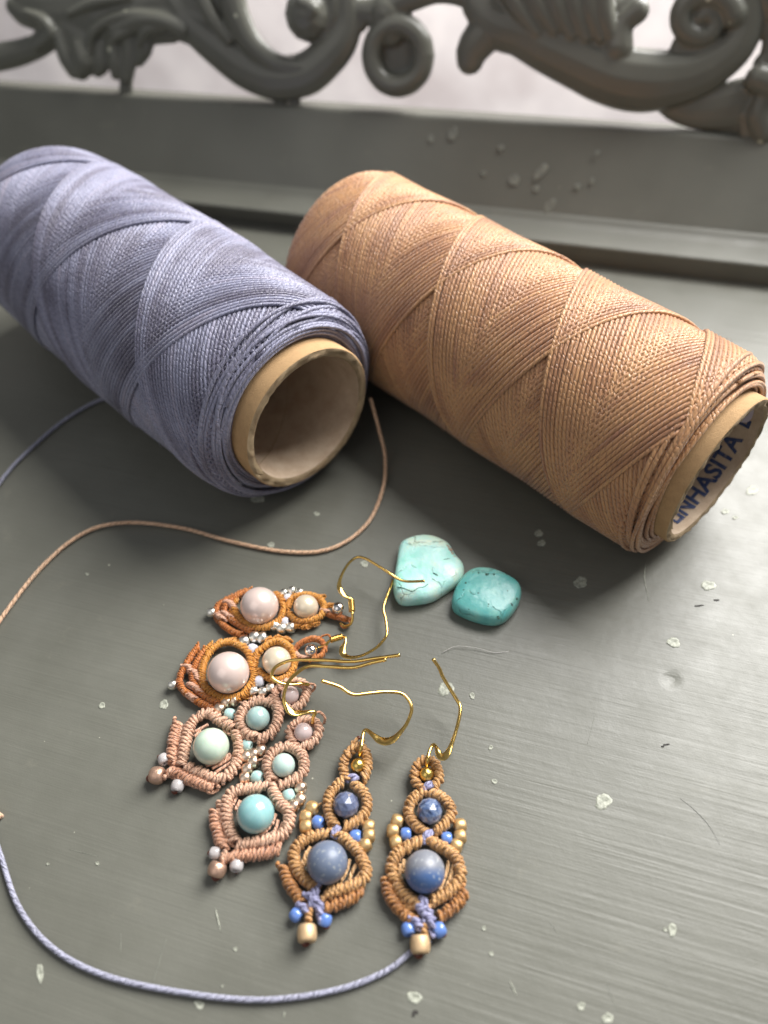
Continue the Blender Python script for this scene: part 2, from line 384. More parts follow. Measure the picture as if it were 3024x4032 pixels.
M['sodalite'] = stone('speckled_sodalite', [(.34, lin(36, 46, 72)), (.45, lin(70, 90, 128)), (.54, lin(124, 138, 164)), (.7, lin(170, 178, 192))], 3.6, .16, .8, None, 0)
M['sodalite_pale'] = stone('grey_sodalite', [(.34, lin(62, 70, 98)), (.5, lin(98, 108, 136)), (.66, lin(140, 144, 158))], 3.4, .24, .6, None, 0)
M['blue_seed'] = NT('opaque_blue_glass').col(lin(96, 128, 192)).set(Roughness=.16, Coat_Weight=.5).m
def glass(name, col, tr=.85, rough=.04):
    m = NT(name); m.col(m.mix(m.ramp(m.noise(m.coords(), 5, 2), [(.4, (0, 0, 0)), (.6, (1, 1, 1))]), col, tuple(min(1, x*.85+.1) for x in col)))
    m.set(Roughness=rough, Transmission_Weight=tr, IOR=1.45, Coat_Weight=.4); return m.m
M['clear_pink'] = glass('clear_pink_glass', lin(248, 226, 222), .42); M['opal'] = glass('milky_opal_glass', lin(222, 222, 234), .2)
M['white_seed'] = glass('pearly_white_glass', lin(222, 216, 214), .45, .1); M['aqua_seed'] = glass('clear_aqua_glass', lin(190, 226, 222), .3)
def turquoise(name, a, b, c_, matrix=.0):
    m = NT(name); g = m.coords(); n = m.noise(g, 1.3, 5, .6, .5); col = m.ramp(n, [(.3, a), (.5, b), (.7, c_)])
    v = m.n('ShaderNodeTexVoronoi', feature='DISTANCE_TO_EDGE'); v.inputs['Scale'].default_value = 1.3
    mpn = m.n('ShaderNodeMix', data_type='VECTOR'); mpn.inputs[0].default_value = .35; m.l(g, mpn.inputs[4])
    nz = m.n('ShaderNodeTexNoise'); nz.inputs['Scale'].default_value = 2.5; nz.inputs['Detail'].default_value = 4; m.l(g, nz.inputs['Vector']); m.l(nz.outputs['Color'], mpn.inputs[5])
    m.l(mpn.outputs[1], v.inputs['Vector'])
    line = m.ramp(v.outputs['Distance'], [(0, (1, 1, 1)), (.018, (0, 0, 0))])
    patch = m.ramp(m.noise(g, 2.3, 2), [(.5, (0, 0, 0)), (.62, (1, 1, 1))])
    veins = m.math('MULTIPLY', line, patch)
    col = m.mix(m.math('MULTIPLY', veins, .6), col, lin(70, 96, 84))
    pit = m.ramp(m.noise(g, 6.5, 3, .5), [(.70, (0, 0, 0)), (.74, (1, 1, 1))])
    col = m.mix(m.math('MULTIPLY', pit, matrix), col, lin(44, 50, 44))
    m.col(col); hh = m.math('SUBTRACT', m.noise(g, 2.2, 4), m.math('MULTIPLY', veins, .5))
    m.set(Roughness=.34, Normal=m.bump(hh, .035), Subsurface_Weight=.08, Subsurface_Scale=.002, Coat_Weight=.2, Coat_Roughness=.3); return m.m
M['turq_pale'] = turquoise('pale_turquoise', lin(150, 222, 206), lin(186, 234, 226), lin(222, 236, 212), .1)
M['turq_deep'] = turquoise('deep_turquoise', lin(84, 166, 162), lin(108, 184, 178), lin(146, 202, 188), .9)
M['matrix'] = card('brown_stone_matrix', lin(120, 92, 74), lin(206, 190, 168), .7)
M['fibre'] = NT('pale_fibre').col(lin(200, 196, 190)).set(Roughness=.5).m

# ------------------------------------------------------------------ setting: wall, table, ledge, panel, carving
def box_sq(s0, s1, prof, name, mat, parent=None, smooth=False, skew=None, n=2):
    """closed profile of (q_at_s-20, q_at_s5, z) extruded along the back edge"""
    mb = MB(); ss = np.linspace(s0, s1, n); V = []; m = len(prof)
    for s in ss:
        for (qa, qb, z) in prof: V.append(sq(s, qa+(qb-qa)*(s+20)/25, z))
    F = []
    for i in range(n-1):
        for k in range(m): k2 = (k+1) % m; F.append((i*m+k, i*m+k2, (i+1)*m+k2, (i+1)*m+k))
    F.append(tuple(range(m))[::-1]); F.append(tuple((n-1)*m+k for k in range(m)))
    mb.add(V, F); o = mb.build(name, mat, parent, smooth=smooth); return o
wall = box_sq(-180, 180, [(92, 92, -90), (92, 92, 120), (94, 94, 120), (94, 94, -90)], 'wall', M['wall']); wall['kind'] = 'structure'

table = tag(empty('painted_table', sq(-6, 5, -2.2)), 'grey painted wooden table with white paint splashes and a carved scroll gallery behind', 'table')
top = box_sq(-46, 44, [(-14, -14, -2.2), (-14, -14, 0), (27, 27, 0), (27, 27, -2.2)], 'tabletop', M['table'], table)
def rounded(prof, arcs): return prof
led = [(24.70, 24.98, 0.003), (24.42, 24.93, .60), (24.36, 24.92, .68), (24.38, 24.98, .735), (24.48, 25.08, .76),
       (25.0, 25.7, .80), (25.3, 26.0, .85), (25.48, 26.18, .93), (25.60, 26.30, 1.06), (27.0, 27.7, 1.0), (27.0, 27.7, .003)]
ledge = box_sq(-46, 44, led, 'ledge_moulding', M['panel'], table, smooth=False, n=80)
for i, p in enumerate(ledge.data.polygons):
    if 2 <= i % 11 <= 8 and i < 79*11: p.use_smooth = True
pan = [(25.56, 26.26, 1.0), (26.95, 28.22, 3.24), (27.02, 28.30, 3.30), (27.12, 28.40, 3.32), (27.9, 29.2, 3.2), (27.0, 28.0, 1.0)]
panel = box_sq(-46, 44, pan, 'back_panel', M['panel'], table, smooth=False, n=80)

# carved gallery standing on the panel's top edge
def top_q(s): return 27.6+(29.0-27.6)*(s+20)/25
TOPA = sq(-20, 27.35, 3.27); TOPB = sq(5, 28.62, 3.27)
_e = (TOPB-TOPA)/np.linalg.norm(TOPB-TOPA)
_lean = np.array([Nv[0]*.34, Nv[1]*.34, .94]); _n = np.cross(_e, _lean); _n /= np.linalg.norm(_n)   # faces the camera
if _n@(CO-TOPA) < 0: _n = -_n
def on_carv(px, py, off=0.0):
    d = ray(px, py); t = ((TOPA+_n*off-CO)@_n)/(d@_n); return CO+d*t
cmb = MB()
def stroke(crop, pts, rads, thick=.62, off=0.1, caps=True):
    stroke_one(crop, pts, rads, thick, off)
    # the carving repeats mirrored past both edges of the picture
    if crop == 'B' and min(p[0] for p in pts) > 380 and max(p[0] for p in pts) < 1600: stroke_one(crop, [(3440-x, y+(3440-2*x)*.066) for x, y in pts], rads, thick, off)
    if crop == 'A' and min(p[0] for p in pts) > 0 and max(p[0] for p in pts) < 1500: stroke_one(crop, [(-160-x, y+(-160-2*x)*.066) for x, y in pts], rads, thick, off)
def stroke_one(crop, pts, rads, thick, off):
    rads = [r*1.07 for r in rads]
    P = []; R = []
    for (x, y), r in zip(pts, rads):
        px, py = (x/1.0972, y/1.0972) if crop == 'A' else (1412+x/1.0292, y/1.0292)
        p = on_carv(px, py, off); P.append(p); R.append(px2cm(r/(1.0972 if crop == 'A' else 1.0292), p))
    PR = np.hstack([np.array(P), np.array(R)[:, None]])
    if len(P) > 1:
        PR = resample(catmull(PR, 10), .12)
    for row in PR:
        c, r = row[:3], max(row[3], .05); V = []; F = []
        seg, rg = 12, 6
        for i in range(1, rg):
            ph = math.pi*i/rg
            for k in range(seg):
                a = 2*math.pi*k/seg
                V.append(c+_n*(-math.cos(ph)*r*thick)+r*math.sin(ph)*(math.cos(a)*_e+math.sin(a)*np.cross(_n, _e)))
        V.append(c-_n*r*thick); V.append(c+_n*r*thick)
        for i in range(rg-2):
            for k in range(seg): F.append((i*seg+k, i*seg+(k+1) % seg, (i+1)*seg+(k+1) % seg, (i+1)*seg+k))
        for k in range(seg):
            F.append((len(V)-2, (k+1) % seg, k)); F.append((len(V)-1, (rg-2)*seg+k, (rg-2)*seg+(k+1) % seg))
        cmb.add(V, F)
A, B = 'A', 'B'
# left half
stroke(A, [(-260, 230), (-100, 250), (40, 238), (160, 200), (270, 130), (380, 70), (520, 40)], [50, 56, 52, 46, 46, 60, 70])
stroke(A, [(60, 30), (110, 60), (200, 70), (300, 40), (420, -30)], [36, 50, 54, 60, 70])
stroke(A, [(120, 30), (260, 60), (420, 40), (600, 20), (760, -10)], [70, 105, 110, 110, 90], .38)
stroke(A, [(560, -20), (700, 20), (820, 80)], [110, 110, 70], .3)
stroke(A, [(860, -60), (930, 60), (1000, 160)], [90, 80, 60], .3)
for pts in ([(390, 230), (400, 150), (470, 90), (580, 66), (700, 84), (790, 130)], [(110, 50), (190, 90), (220, 150), (150, 210)], [(300, 60), (420, 10), (560, -10)], [(600, 190), (640, 130), (720, 120)], [(470, 190), (520, 150), (600, 120)]):
    stroke(A, pts, [12]+[22]*(len(pts)-2)+[12], 1.0, .5)
stroke(A, [(700, 40), (840, 110), (960, 190)], [90, 80, 50], .4)
stroke(A, [(380, 60), (520, 100), (650, 110), (740, 130)], [100, 100, 72, 50], .45)
stroke(A, [(300, 120), (400, 190), (480, 200)], [90, 90, 70], .45)
stroke(A, [(500, 130), (600, 90), (700, 90), (790, 130)], [28, 34, 34, 26], .9, .45)
stroke(A, [(260, 150), (290, 240), (320, 300)], [34, 42, 36], .8, .3)
stroke(A, [(350, 200), (370, 260), (350, 310)], [40, 48, 34], .9, .35)
stroke(A, [(430, 200), (440, 270), (420, 305)], [34, 38, 28], .7, .25)
stroke(A, [(490, 170), (500, 260), (500, 320)], [30, 34, 24], .8, .35)
stroke(A, [(560, 140), (560, 240), (548, 330)], [32, 36, 30], .7, .3)
stroke(A, [(620, 130), (625, 200), (600, 260)], [34, 38, 26], .7, .25)
stroke(A, [(545, 300), (545, 400)], [30, 32], .5, 0)
stroke(A, [(640, -60), (740, -10), (800, 80), (870, 150), (960, 220), (1060, 290), (1180, 335), (1320, 320), (1440, 220), (1500, 110), (1490, -20), (1420, -110), (1300, -130)],
       [40, 60, 62, 68, 76, 82, 84, 82, 76, 64, 56, 50, 44])
stroke(A, [(850, -120), (870, -20), (920, 80), (990, 170)], [30, 34, 32, 22], .9, .5)
stroke(A, [(980, -130), (1000, -20), (1030, 80), (1090, 190), (1190, 270), (1300, 290)], [50, 60, 56, 50, 40, 30], .8, .35)
stroke(A, [(800, -80), (820, 20), (900, 120)], [60, 60, 40], .5)
stroke(A, [(1330, 64)], [98], .8, .25); stroke(A, [(1330, -60), (1430, -40), (1440, 60), (1400, 140)], [40, 40, 40, 34], .8, .2)
stroke(A, [(1300, 10), (1350, 40), (1320, 70)], [26, 30, 26], .9, .75)
stroke(A, [(1212, 370), (1212, 445)], [32, 32], .5, 0); stroke(A, [(1270, 380), (1276, 445)], [22, 26], .5, 0)
stroke(A, [(1530, 60), (1555, 112), (1580, 70)], [20, 27, 20], .8, .1)
# pendant in the middle: a thick oval ring round a hollow
stroke(B, [(160+106*math.cos(a), 224+124*math.sin(a)) for a in np.linspace(0, 2*math.pi, 15)], [42]*15, 1.1, .12)
stroke(B, [(155, 200), (160, 250)], [84, 80], .3, -.22)
stroke(B, [(-60, 30), (40, 50), (110, 30), (210, -10), (330, -40), (450, -20), (520, 30)], [34, 46, 48, 50, 46, 50, 66])
stroke(B, [(110, 60), (130, 120)], [70, 60], .6)
stroke(B, [(560, 70), (500, 150), (462, 200), (452, 240)], [70, 72, 64, 55], .6)
# right half
stroke(B, [(480, 20), (560, 100), (660, 130), (770, 190), (900, 250), (1040, 310), (1190, 330), (1340, 310), (1460, 250), (1550, 160), (1580, 40), (1540, -60), (1430, -120)],
       [60, 82, 86, 92, 100, 108, 108, 90, 78, 68, 58, 52, 44])
for pts in ([(600, -60), (640, 20), (720, 130)], [(690, -60), (730, 20), (790, 120)], [(780, -60), (810, 30), (860, 140)], [(860, -60), (880, 40), (920, 150)],
            [(930, -60), (940, 40), (980, 150)], [(990, -40), (1000, 60), (1030, 160)]):
    stroke(B, pts, [40, 38, 26], .9, .45)
stroke(B, [(560, -20), (700, 20), (850, 80), (1000, 160)], [70, 90, 110, 90], .45)
stroke(B, [(1130, 44), (1070, 100), (1050, 190)], [46, 44, 60], .8, .3); stroke(B, [(1060, 40), (1110, 10)], [50, 40], .7, .1)
sp = [(1395+(130-110*t)*math.cos(-.2-t*8.2), 85+(125-108*t)*math.sin(-.2-t*8.2)) for t in np.linspace(0, 1, 26)]
stroke(B, sp, [50-24*t for t in np.linspace(0, 1, 26)], .8, .25)
stroke(B, [(1400, 90)], [110], .3, -.1); stroke(B, [(1310, 190), (1420, 215)], [44, 50], .6)
stroke(B, [(1230, 400), (1320, 440), (1430, 440), (1540, 420)], [44, 60, 78, 90], .4, -.05)
stroke(B, [(1440, 480), (1600, 500), (1760, 500)], [50, 60, 60], .35, -.1)
stroke(B, [(1620, 320), (1680, 340)], [52, 60], .8, .25); stroke(B, [(1640, 400), (1620, 470), (1640, 540)], [40, 48, 44], .8, .2)
stroke(B, [(1700, 100), (1680, 220), (1640, 260)], [50, 50, 40], .6, .1); stroke(B, [(1570, 470), (1572, 550)], [30, 30], .7, .1)
stroke(B, [(1640, -60), (1720, 60), (1800, 100)], [60, 60, 60], .6)
cme = cmb.mesh('carving')
carv = link('carved_scrollwork', cme, M['carving'], table)
rm = carv.modifiers.new('remesh', 'REMESH'); rm.mode = 'VOXEL'; rm.voxel_size = .045*CM; rm.use_smooth_shade = True
sm = carv.modifiers.new('smooth', 'SMOOTH'); sm.factor = .6; sm.iterations = 4

# dried paint splashes, thin blobs lying on the paint
def blob(name, px, py, rx, ry, ang=0.0, where='table', th=.012):
    mb = MB(); n = 30; ph = rng.uniform(0, 6, 3)
    def pt(dx, dy, off):
        if where == 'table': p = on_z(px+dx, py+dy, off); return p
        a0, b0 = sq(-20, 25.56, 1.0), sq(5, 26.26, 1.0); a1 = sq(-9, 26.28+1.23, 3.24)
        nn = np.cross(b0-a0, a1-a0); nn /= np.linalg.norm(nn); nn = nn if nn@(CO-a0) > 0 else -nn
        d = ray(px+dx, py+dy); return CO+d*(((a0+nn*off-CO)@nn)/(d@nn))
    V = []
    for lev, (k, off) in enumerate(((1.0, .003), (.9, th), (.72, th*1.25), (.55, th*.7))):
        for i in range(n):
            a = 2*math.pi*i/n; r = k*(1+.10*math.sin(2*a+ph[0])+.07*math.sin(3*a+ph[1])+.06*math.sin(5*a+ph[2])+.05*math.sin(9*a+ph[0]))
            x, y = rx*r*math.cos(a), ry*r*math.sin(a)
            V.append(pt(x*math.cos(ang)-y*math.sin(ang), x*math.sin(ang)+y*math.cos(ang), off))
    V.append(pt(0, 0, th*.6)); F = []
    for l in range(3):
        for i in range(n): F.append((l*n+i, l*n+(i+1) % n, (l+1)*n+(i+1) % n, (l+1)*n+i))
    for i in range(n): F.append((3*n+i, 3*n+(i+1) % n, 4*n))
    mb.add(V, F); return mb.build(name, M['fleck'] if where == 'table' else M['fleck_dim'], table)
k_ = 1.8228
for (x, y, rx, ry) in [(1254, 1258, 15, 12), (1530, 1265, 15, 11), (1455, 1388, 14, 11), (1303, 1732, 17, 18), (1452, 2009, 8, 17), (220, 1524, 7, 7), (354, 1522, 10, 10),
        (86, 2102, 7, 22), (430, 2170, 10, 11), (1020, 1503, 6, 7), (963, 1488, 17, 15), (1045, 2005, 4, 6), (557, 1077, 14, 9), (684, 1110, 6, 5), (585, 1177, 8, 6),
        (1165, 1152, 9, 7), (1170, 1173, 9, 7), (1624, 1060, 13, 10), (1566, 1105, 8, 6), (1312, 2200, 12, 12), (1255, 2174, 9, 9), (895, 2155, 15, 14), (103, 1866, 3, 3), (210, 1865, 4, 4),
        (508, 2050, 5, 4), (1160, 1152, 6, 5), (1060, 1615, 5, 5), (1068, 1688, 7, 5), (787, 1218, 9, 7), (1588, 1118, 6, 4), (1061, 2060, 5, 5), (470, 1905, 3, 3), (188, 1240, 4, 3), (1437, 2008, 4, 5), (480, 2130, 3, 3)]:
    blob('paint_splash', x*k_, y*k_, rx*k_, ry*k_)
M['chip'] = NT('dark_paint_chip').col(lin(44, 40, 36)).set(Roughness=.6).m
for (x, y, rx, ry) in [(1440, 1608, 9, 2), (1432, 1612, 5, 2), (898, 2186, 8, 5), (893, 2192, 4, 7), (1548, 1296, 9, 2), (1510, 1308, 12, 2)]:
    o = blob('paint_chip', x*k_, y*k_, rx*k_*.8, ry*k_*.8, rng.uniform(-.2, .2)); o.data.materials.clear(); o.data.materials.append(M['chip'])
for pts, mt in (([(1285, 1543), (1278, 1575), (1269, 1607)], 'fleck_dim'), ([(1469, 1725), (1498, 1748), (1530, 1782), (1555, 1825)], 'chip'), ([(1187, 1991), (1198, 2006), (1210, 2025)], 'fleck_dim'),
        ([(1101, 2118), (1108, 2135), (1117, 2152)], 'fleck'), ([(1308, 2120), (1320, 2150), (1335, 2183)], 'fleck_dim'), ([(360, 2028), (345, 2075), (332, 2118), (318, 2168)], 'fleck_dim'),
        ([(261, 2017), (261, 2040), (260, 2057)], 'fleck_dim'), ([(150, 1835), (180, 1842), (215, 1850)], 'fleck_dim'), ([(1395, 1215), (1392, 1250), (1402, 1300)], 'fleck'), ([(615, 2185), (612, 2200)], 'fleck'), ([(465, 1960), (470, 1985), (478, 2015)], 'fleck')):
    mb = MB(); P = catmull(np.array([on_z(x*k_, y*k_, .001) for x, y in pts]), 8); tube(mb, P, np.interp(np.linspace(0, 1, len(P)), [0, .4, 1], [.003, .006 if mt != 'fleck' else .018, .002]), sides=5)
    mb.build('scratch', M[mt], table)
for (x, y, rx, ry, a) in [(978, 289, 9, 17, .35), (630, 332, 7, 13, .1), (1110, 389, 11, 13, .2), (1187, 446, 9, 19, .5), (1168, 372, 9, 22, .6), (1158, 408, 6, 8, 0), (1082, 319, 7, 7, 0),
        (1247, 403, 6, 7, 0), (1279, 390, 5, 6, 0), (1045, 375, 5, 6, 0), (930, 300, 6, 9, .3), (250, 520/1.9, 5, 6, 0), (833, 372, 5, 7, .2), (1290, 330, 5, 6, 0)]:
    blob('paint_splash', x*k_, y*k_, rx*k_, ry*k_, a, 'panel')

# ------------------------------------------------------------------ spools
def spool(name, c, az, R_near, R_mid, R_far, L, tubeR_in, tubeR_out, protr, mat, pitch, d, phase, label, barrel=0.0, nstr=16, starts=2):
    ax = np.array([math.cos(az), math.sin(az), 0.0]); C0 = np.array([c[0], c[1], R_near])
    side = np.array([-ax[1], ax[0], 0]); upv = np.array([0, 0, 1.0])
    root = empty(name, (C0[0]-ax[0]*L/2, C0[1]-ax[1]*L/2, 0)); tag(root, label, 'cord spool')
    s_near, s_far = -protr, -protr-L
    def axis_pt(s): return C0+ax*s
    def prof(s):                                    # radius of the wound body
        t = np.clip((s_near-s)/L, 0, 1)
        r = R_near*(1-t)**2+2*R_mid*t*(1-t)+R_far*t**2
        e0 = np.clip((s_near-s)/barrel, 0, 1); e1 = np.clip((s-s_far)/barrel, 0, 1)
        k0 = np.sqrt(np.maximum(0, 1-(1-e0)**2)); k1 = np.sqrt(np.maximum(0, 1-(1-e1)**2))
        return (tubeR_out+.25)+(r-tubeR_out-.25)*np.minimum(k0**.8, k1**.8)
    # inner body, so no gap shows between cords
    ss = np.concatenate([[s_near+.001], s_near-barrel*np.array([.02, .08, .2, .4, .7, 1]), np.linspace(s_near-barrel*1.3, s_far+barrel*1.3, 10), s_far+barrel*np.array([1, .7, .4, .2, .08, .02])])
    mb = MB(); pr = [(s, float(prof(np.array(s)))-d*.75) for s in ss]
    pr = [(s_near, tubeR_out)]+pr+[(s_far, tubeR_out)]
    lathe_pts = [(s, r) for s, r in pr]; lathe(mb, C0, ax, lathe_pts, 64, closed=False)
    UVs = mb.build('inner_winding', mat, root)
    # top layer: one cord wound back and forth; later turns lie over earlier ones
    w = L/pitch; dz = d*1.0/math.cos(math.atan(pitch/(2*math.pi*R_mid))); adv = (.5+.5*dz/pitch) if starts == 2 else dz/pitch             # turns per pass; shift per double pass
    npass = int(round(pitch/dz)); P = []; Nn = []; dl = 0.26
    wraps_per_pass = w
    nper = int(wraps_per_pass*2*math.pi*R_mid/dl); tot = npass*2
    k = np.arange(tot*nper)/nper                   # pass coordinate
    fr = k-np.floor(k); even = (np.floor(k) % 2 == 0)
    zz = np.where(even, fr, 1-fr)
    # exact helix per pass, plus creeping phase
    th_pass = 2*math.pi*wraps_per_pass
    full = th_pass*2; frac = (full/(2*math.pi)) % 1.0
    theta = th_pass*k+phase + (k/2)*(2*math.pi)*(adv-frac)
    s = s_near-.02-(L-.04)*zz
    jit = np.interp(k, np.arange(tot+1), rng.normal(0, .10*d, tot+1)); s = np.clip(s+jit*np.sin(zz*math.pi), s_far+.02, s_near-.02)
    r = prof(s)+(k/tot)*d*.95
    rad = np.cos(theta)[:, None]*side+np.sin(theta)[:, None]*upv
    P = C0+ax*s[:, None]+rad*r[:, None]
    me = big_tube_mesh(P, d*.5, 6, 'wound_cord', rad)
    link('wound_cord', me, mat, root)
    # rings of cord closing the near end
    mb = MB(); r0, r1 = tubeR_out+.02, R_near-.25
    nr = int((r1-r0)/d)+2
    for i in range(nr*2):
        t = (i+.5)/(nr*2); rr = r0+.04+(r1-r0+.25)*t; a = np.linspace(0, 2*math.pi, 70)+rng.uniform(0, 6)
        off = s_near+.10-.42*barrel*max(0, t)**2.2+rng.normal(0, .02); e = rng.normal(0, .05, 2); ph = rng.uniform(0, 6)
        pts = C0+ax*(off+e[0]*np.sin(a+ph)+.03*np.sin(3*a+ph))[:, None]+(rr+e[1]*np.sin(a*1.0)+.02*np.sin(2*a+ph))[:, None]*(np.cos(a)[:, None]*side+np.sin(a)[:, None]*upv)
        tube(mb, pts, d*.5, sides=6, caps=False)
    mb.build('end_winding', mat, root)
    # diagonal loose strands laid over the shoulder
    mb = MB()
    for i in range(nstr):
        a0 = rng.uniform(0, 2*math.pi); da = rng.uniform(2.2, 3.6); a = np.linspace(a0, a0+da, 30); t = np.linspace(0, 1, 30)
        sA = s_near-rng.uniform(.5, 1.0)*barrel; so = sA+(s_near+.06-sA)*np.sin(t*math.pi*.5)
        rr = prof(so)+d*(.2+1.1*np.sin(np.clip(t*4, 0, 1)*math.pi/2))
        pts = C0+ax*so[:, None]+rr[:, None]*(np.cos(a)[:, None]*side+np.sin(a)[:, None]*upv)
        tube(mb, pts, d*.52, sides=6)
    mb.build('shoulder_strands', mat, root)
    # cardboard core
    s1, s0 = 0.0, s_far-.45; ri, ro = tubeR_in, tubeR_out; mb = MB()
    lathe(mb, C0, ax, [(s0, ro), (s1-.03, ro), (s1, ro-.03)], 72, closed=False); core = mb.build('card_core', M['card'], root)
    mb = MB(); lathe(mb, C0, ax, [(s1-.02, ri), (s1-3, ri), (s0, ri)], 72, closed=False); mb.build('core_lining', M['card_in'], root)
    mb = MB(); V = []; F = []; seg = 90
    for kk, (rr_, so_) in enumerate(((ro-.03, 0), (ro-.09, .012), ((ro+ri)/2, .0), (ri+.05, .01), (ri, -.03))):
        for i in range(seg):
            a = 2*math.pi*i/seg; r_ = rr_+(rng.normal(0, .016) if 0 < kk < 4 else 0)
            V.append(C0+ax*(s1+so_+(rng.normal(0, .02) if kk in (1, 2, 3) else 0))+r_*(math.cos(a)*side+math.sin(a)*upv))
    for kk in range(4):
        for i in range(seg): F.append((kk*seg+i, kk*seg+(i+1) % seg, (kk+1)*seg+(i+1) % seg, (kk+1)*seg+i))
    mb.add(V, F); mb.build('torn_rim', M['card_edge'], core)
    a = np.linspace(-2.6, .4, 40); pts = C0+ax*(-.5-1.1*(a+2.6))[:, None]+(ri-.004)*(np.cos(a)[:, None]*side+np.sin(a)[:, None]*upv)
    mb = MB(); tube(mb, pts, .010, sides=5); mb.build('paper_seam', M['card_edge'], root)
    mb = MB()
    for i in range(160):
        s_ = rng.uniform(s_far+.5, s_near-.2); a0 = rng.uniform(0, 2*math.pi); q = np.array([math.cos(a0)*side+math.sin(a0)*upv]); r_ = float(prof(np.array(s_)))+d*.9
        tt = np.linspace(0, 1, 6); ln = rng.uniform(.06, .28); dr = rng.normal(0, 1, 3); dr -= (dr@q[0])*q[0]; dr /= np.linalg.norm(dr)
        tube(mb, C0+ax*s_+q*r_+tt[:, None]*ln*dr+(np.sin(tt*math.pi)*ln*.35)[:, None]*q, .0035, sides=4)
    tag(mb.build('fibre_fuzz', mat, root), kind='stuff')
    return root, C0, ax, side, upv, prof

pur, PC, Pax, Pside, Pup, Pprof = spool('purple_cord_spool', (-1.7032, 13.8359), -.8394, 2.66, 3.02, 2.70, 12.2, 1.70, 1.95, .55, M['purple'], 9.2, .097, 1.2,
    'lavender purple spool of waxed cord with an empty card tube facing the viewer', barrel=1.0, nstr=10)
ora, OC, Oax, Oside, Oup, Oprof = spool('peach_cord_spool', (7.7128, 11.4336), -.8575, 2.50, 2.62, 2.62, 12.2, 1.70, 1.93, .50, M['peach'], 7.2, .102, 2.2,
    'peach tan spool of waxed cord with blue lettering inside its card tube', barrel=.45, nstr=7)

# lettering inside the peach spool's tube
def ink_text(body, ang0, size, s_base):
    cu_ = bpy.data.curves.new('lettering', 'FONT'); cu_.body = body; cu_.size = 1; cu_.resolution_u = 3; cu_.offset = .03
    o = bpy.data.objects.new('tmp', cu_); C.objects.link(o); dg = bpy.context.evaluated_depsgraph_get()
    me = bpy.data.meshes.new_from_object(o.evaluated_get(dg)); bpy.data.objects.remove(o)
    import bmesh
    bm = bmesh.new(); bm.from_mesh(me); bmesh.ops.subdivide_edges(bm, edges=bm.edges[:], cuts=2, use_grid_fill=True)
    for v in bm.verts:
        x, y = v.co.x*size, v.co.y*size; a = ang0+x/1.69; p = OC+Oax*(s_base-y)+1.685*(math.cos(a)*Oside+math.sin(a)*Oup)
        v.co = Vector(p)
    bm.to_mesh(me); bm.free(); return me
tm = ink_text('LINHASITA  E', math.radians(-110), .60, -.25)
link('lettering', tm, M['ink'], ora, smooth=False)
mb = MB(); V = []; F = []
for i in range(13):
    for j in range(9):
        u_, v_ = i/12*2-1, j/8*2-1; rr = 1.0
        x, y = u_, v_; q = (abs(x)**4+abs(y)**4)**.25; m_ = max(abs(x), abs(y)); k2 = m_/q if q > 0 else 1
        a = math.radians(28)+x*k2*.42; V.append(OC+Oax*(-.75+y*k2*.5)+1.682*(math.cos(a)*Oside+math.sin(a)*Oup))
for i in range(12):
    for j in range(8): F.append((i*9+j, i*9+j+1, (i+1)*9+j+1, (i+1)*9+j))
mb.add(V, F); mb.build('paper_sticker', M['sticker'], ora)

# loose cord ends lying on the table
def cord_px(pts, r, n=10, k=k_):
    P = [on_z(x*k, y*k, z) for x, y, z in pts]; return resample(catmull(np.array(P), n), .06)
mb = MB(); tube(mb, cord_px([(800, 860, 1.6), (818, 925, .9), (832, 990, .35), (826, 1060, .1), (790, 1135, .07), (715, 1185, .07), (620, 1192, .07), (500, 1170, .07), (390, 1140, .1),
                             (270, 1129, .12), (180, 1152, .09), (90, 1225, .07), (0, 1340, .07), (-60, 1440, .07), (-90, 1560, .07), (-70, 1670, .07), (-30, 1735, .08), (4, 1765, .08)], .06), .052, sides=10)
mb.build('loose_cord', M['peach_loose'], ora)
mb = MB(); tube(mb, cord_px([(330, 880, .35), (240, 858, .12), (150, 900, .08), (60, 975, .08), (0, 1042, .08), (-90, 1180, .08), (-150, 1400, .08), (-110, 1620, .08), (-30, 1760, .08), (2, 1850, .08), (40, 1958, .08), (110, 2045, .08), (220, 2105, .08),
                             (380, 2142, .08), (560, 2160, .08), (720, 2140, .08), (830, 2100, .08), (890, 2055, .08), (930, 2030, .08)], .06), .051, sides=10)
mb.build('loose_cord', M['purple_loose'], pur)

# ------------------------------------------------------------------ turquoise stones
def pebble(name, pts, th, mat, label, dome=.16):
    full = [(1500+x/2.37, 2050+y/2.37) for x, y in pts]
    P = np.array([on_z(x, y, th*.5) for x, y in full]); P = resample(catmull(P, 8, True), .1); P = np.vstack([P, P[:1]]) if False else P
    c = P.mean(0); n = len(P); V = []; F = []
    levels = [(.80, .0), (.93, .05), (.99, .2), (1.0, .45), (.985, .68), (.93, .86), (.84, .955), (.65, 1.0), (.4, 1.03), (.18, 1.045)]
    lev = []
    for k, z in levels:
        for i in range(n):
            v = c+(P[i]-c)*k; v[2] = th*z+.012*math.sin(v[0]*5+v[1]*3)*(1 if z > .5 else 0); V.append(v)
    V.append(np.array([c[0], c[1], 0.002])); V.append(np.array([c[0], c[1], th*1.05]))
    for l in range(len(levels)-1):
        for i in range(n): F.append((l*n+i, l*n+(i+1) % n, (l+1)*n+(i+1) % n, (l+1)*n+i))
    m_ = len(levels)-1
    for i in range(n): F.append((len(V)-2, (i+1) % n, i)); F.append((len(V)-1, m_*n+i, m_*n+(i+1) % n))
    mb = MB(); mb.add(V, F); o = mb.build(name, mat); tag(o, label, 'stone', 'polished turquoise stones'); return o
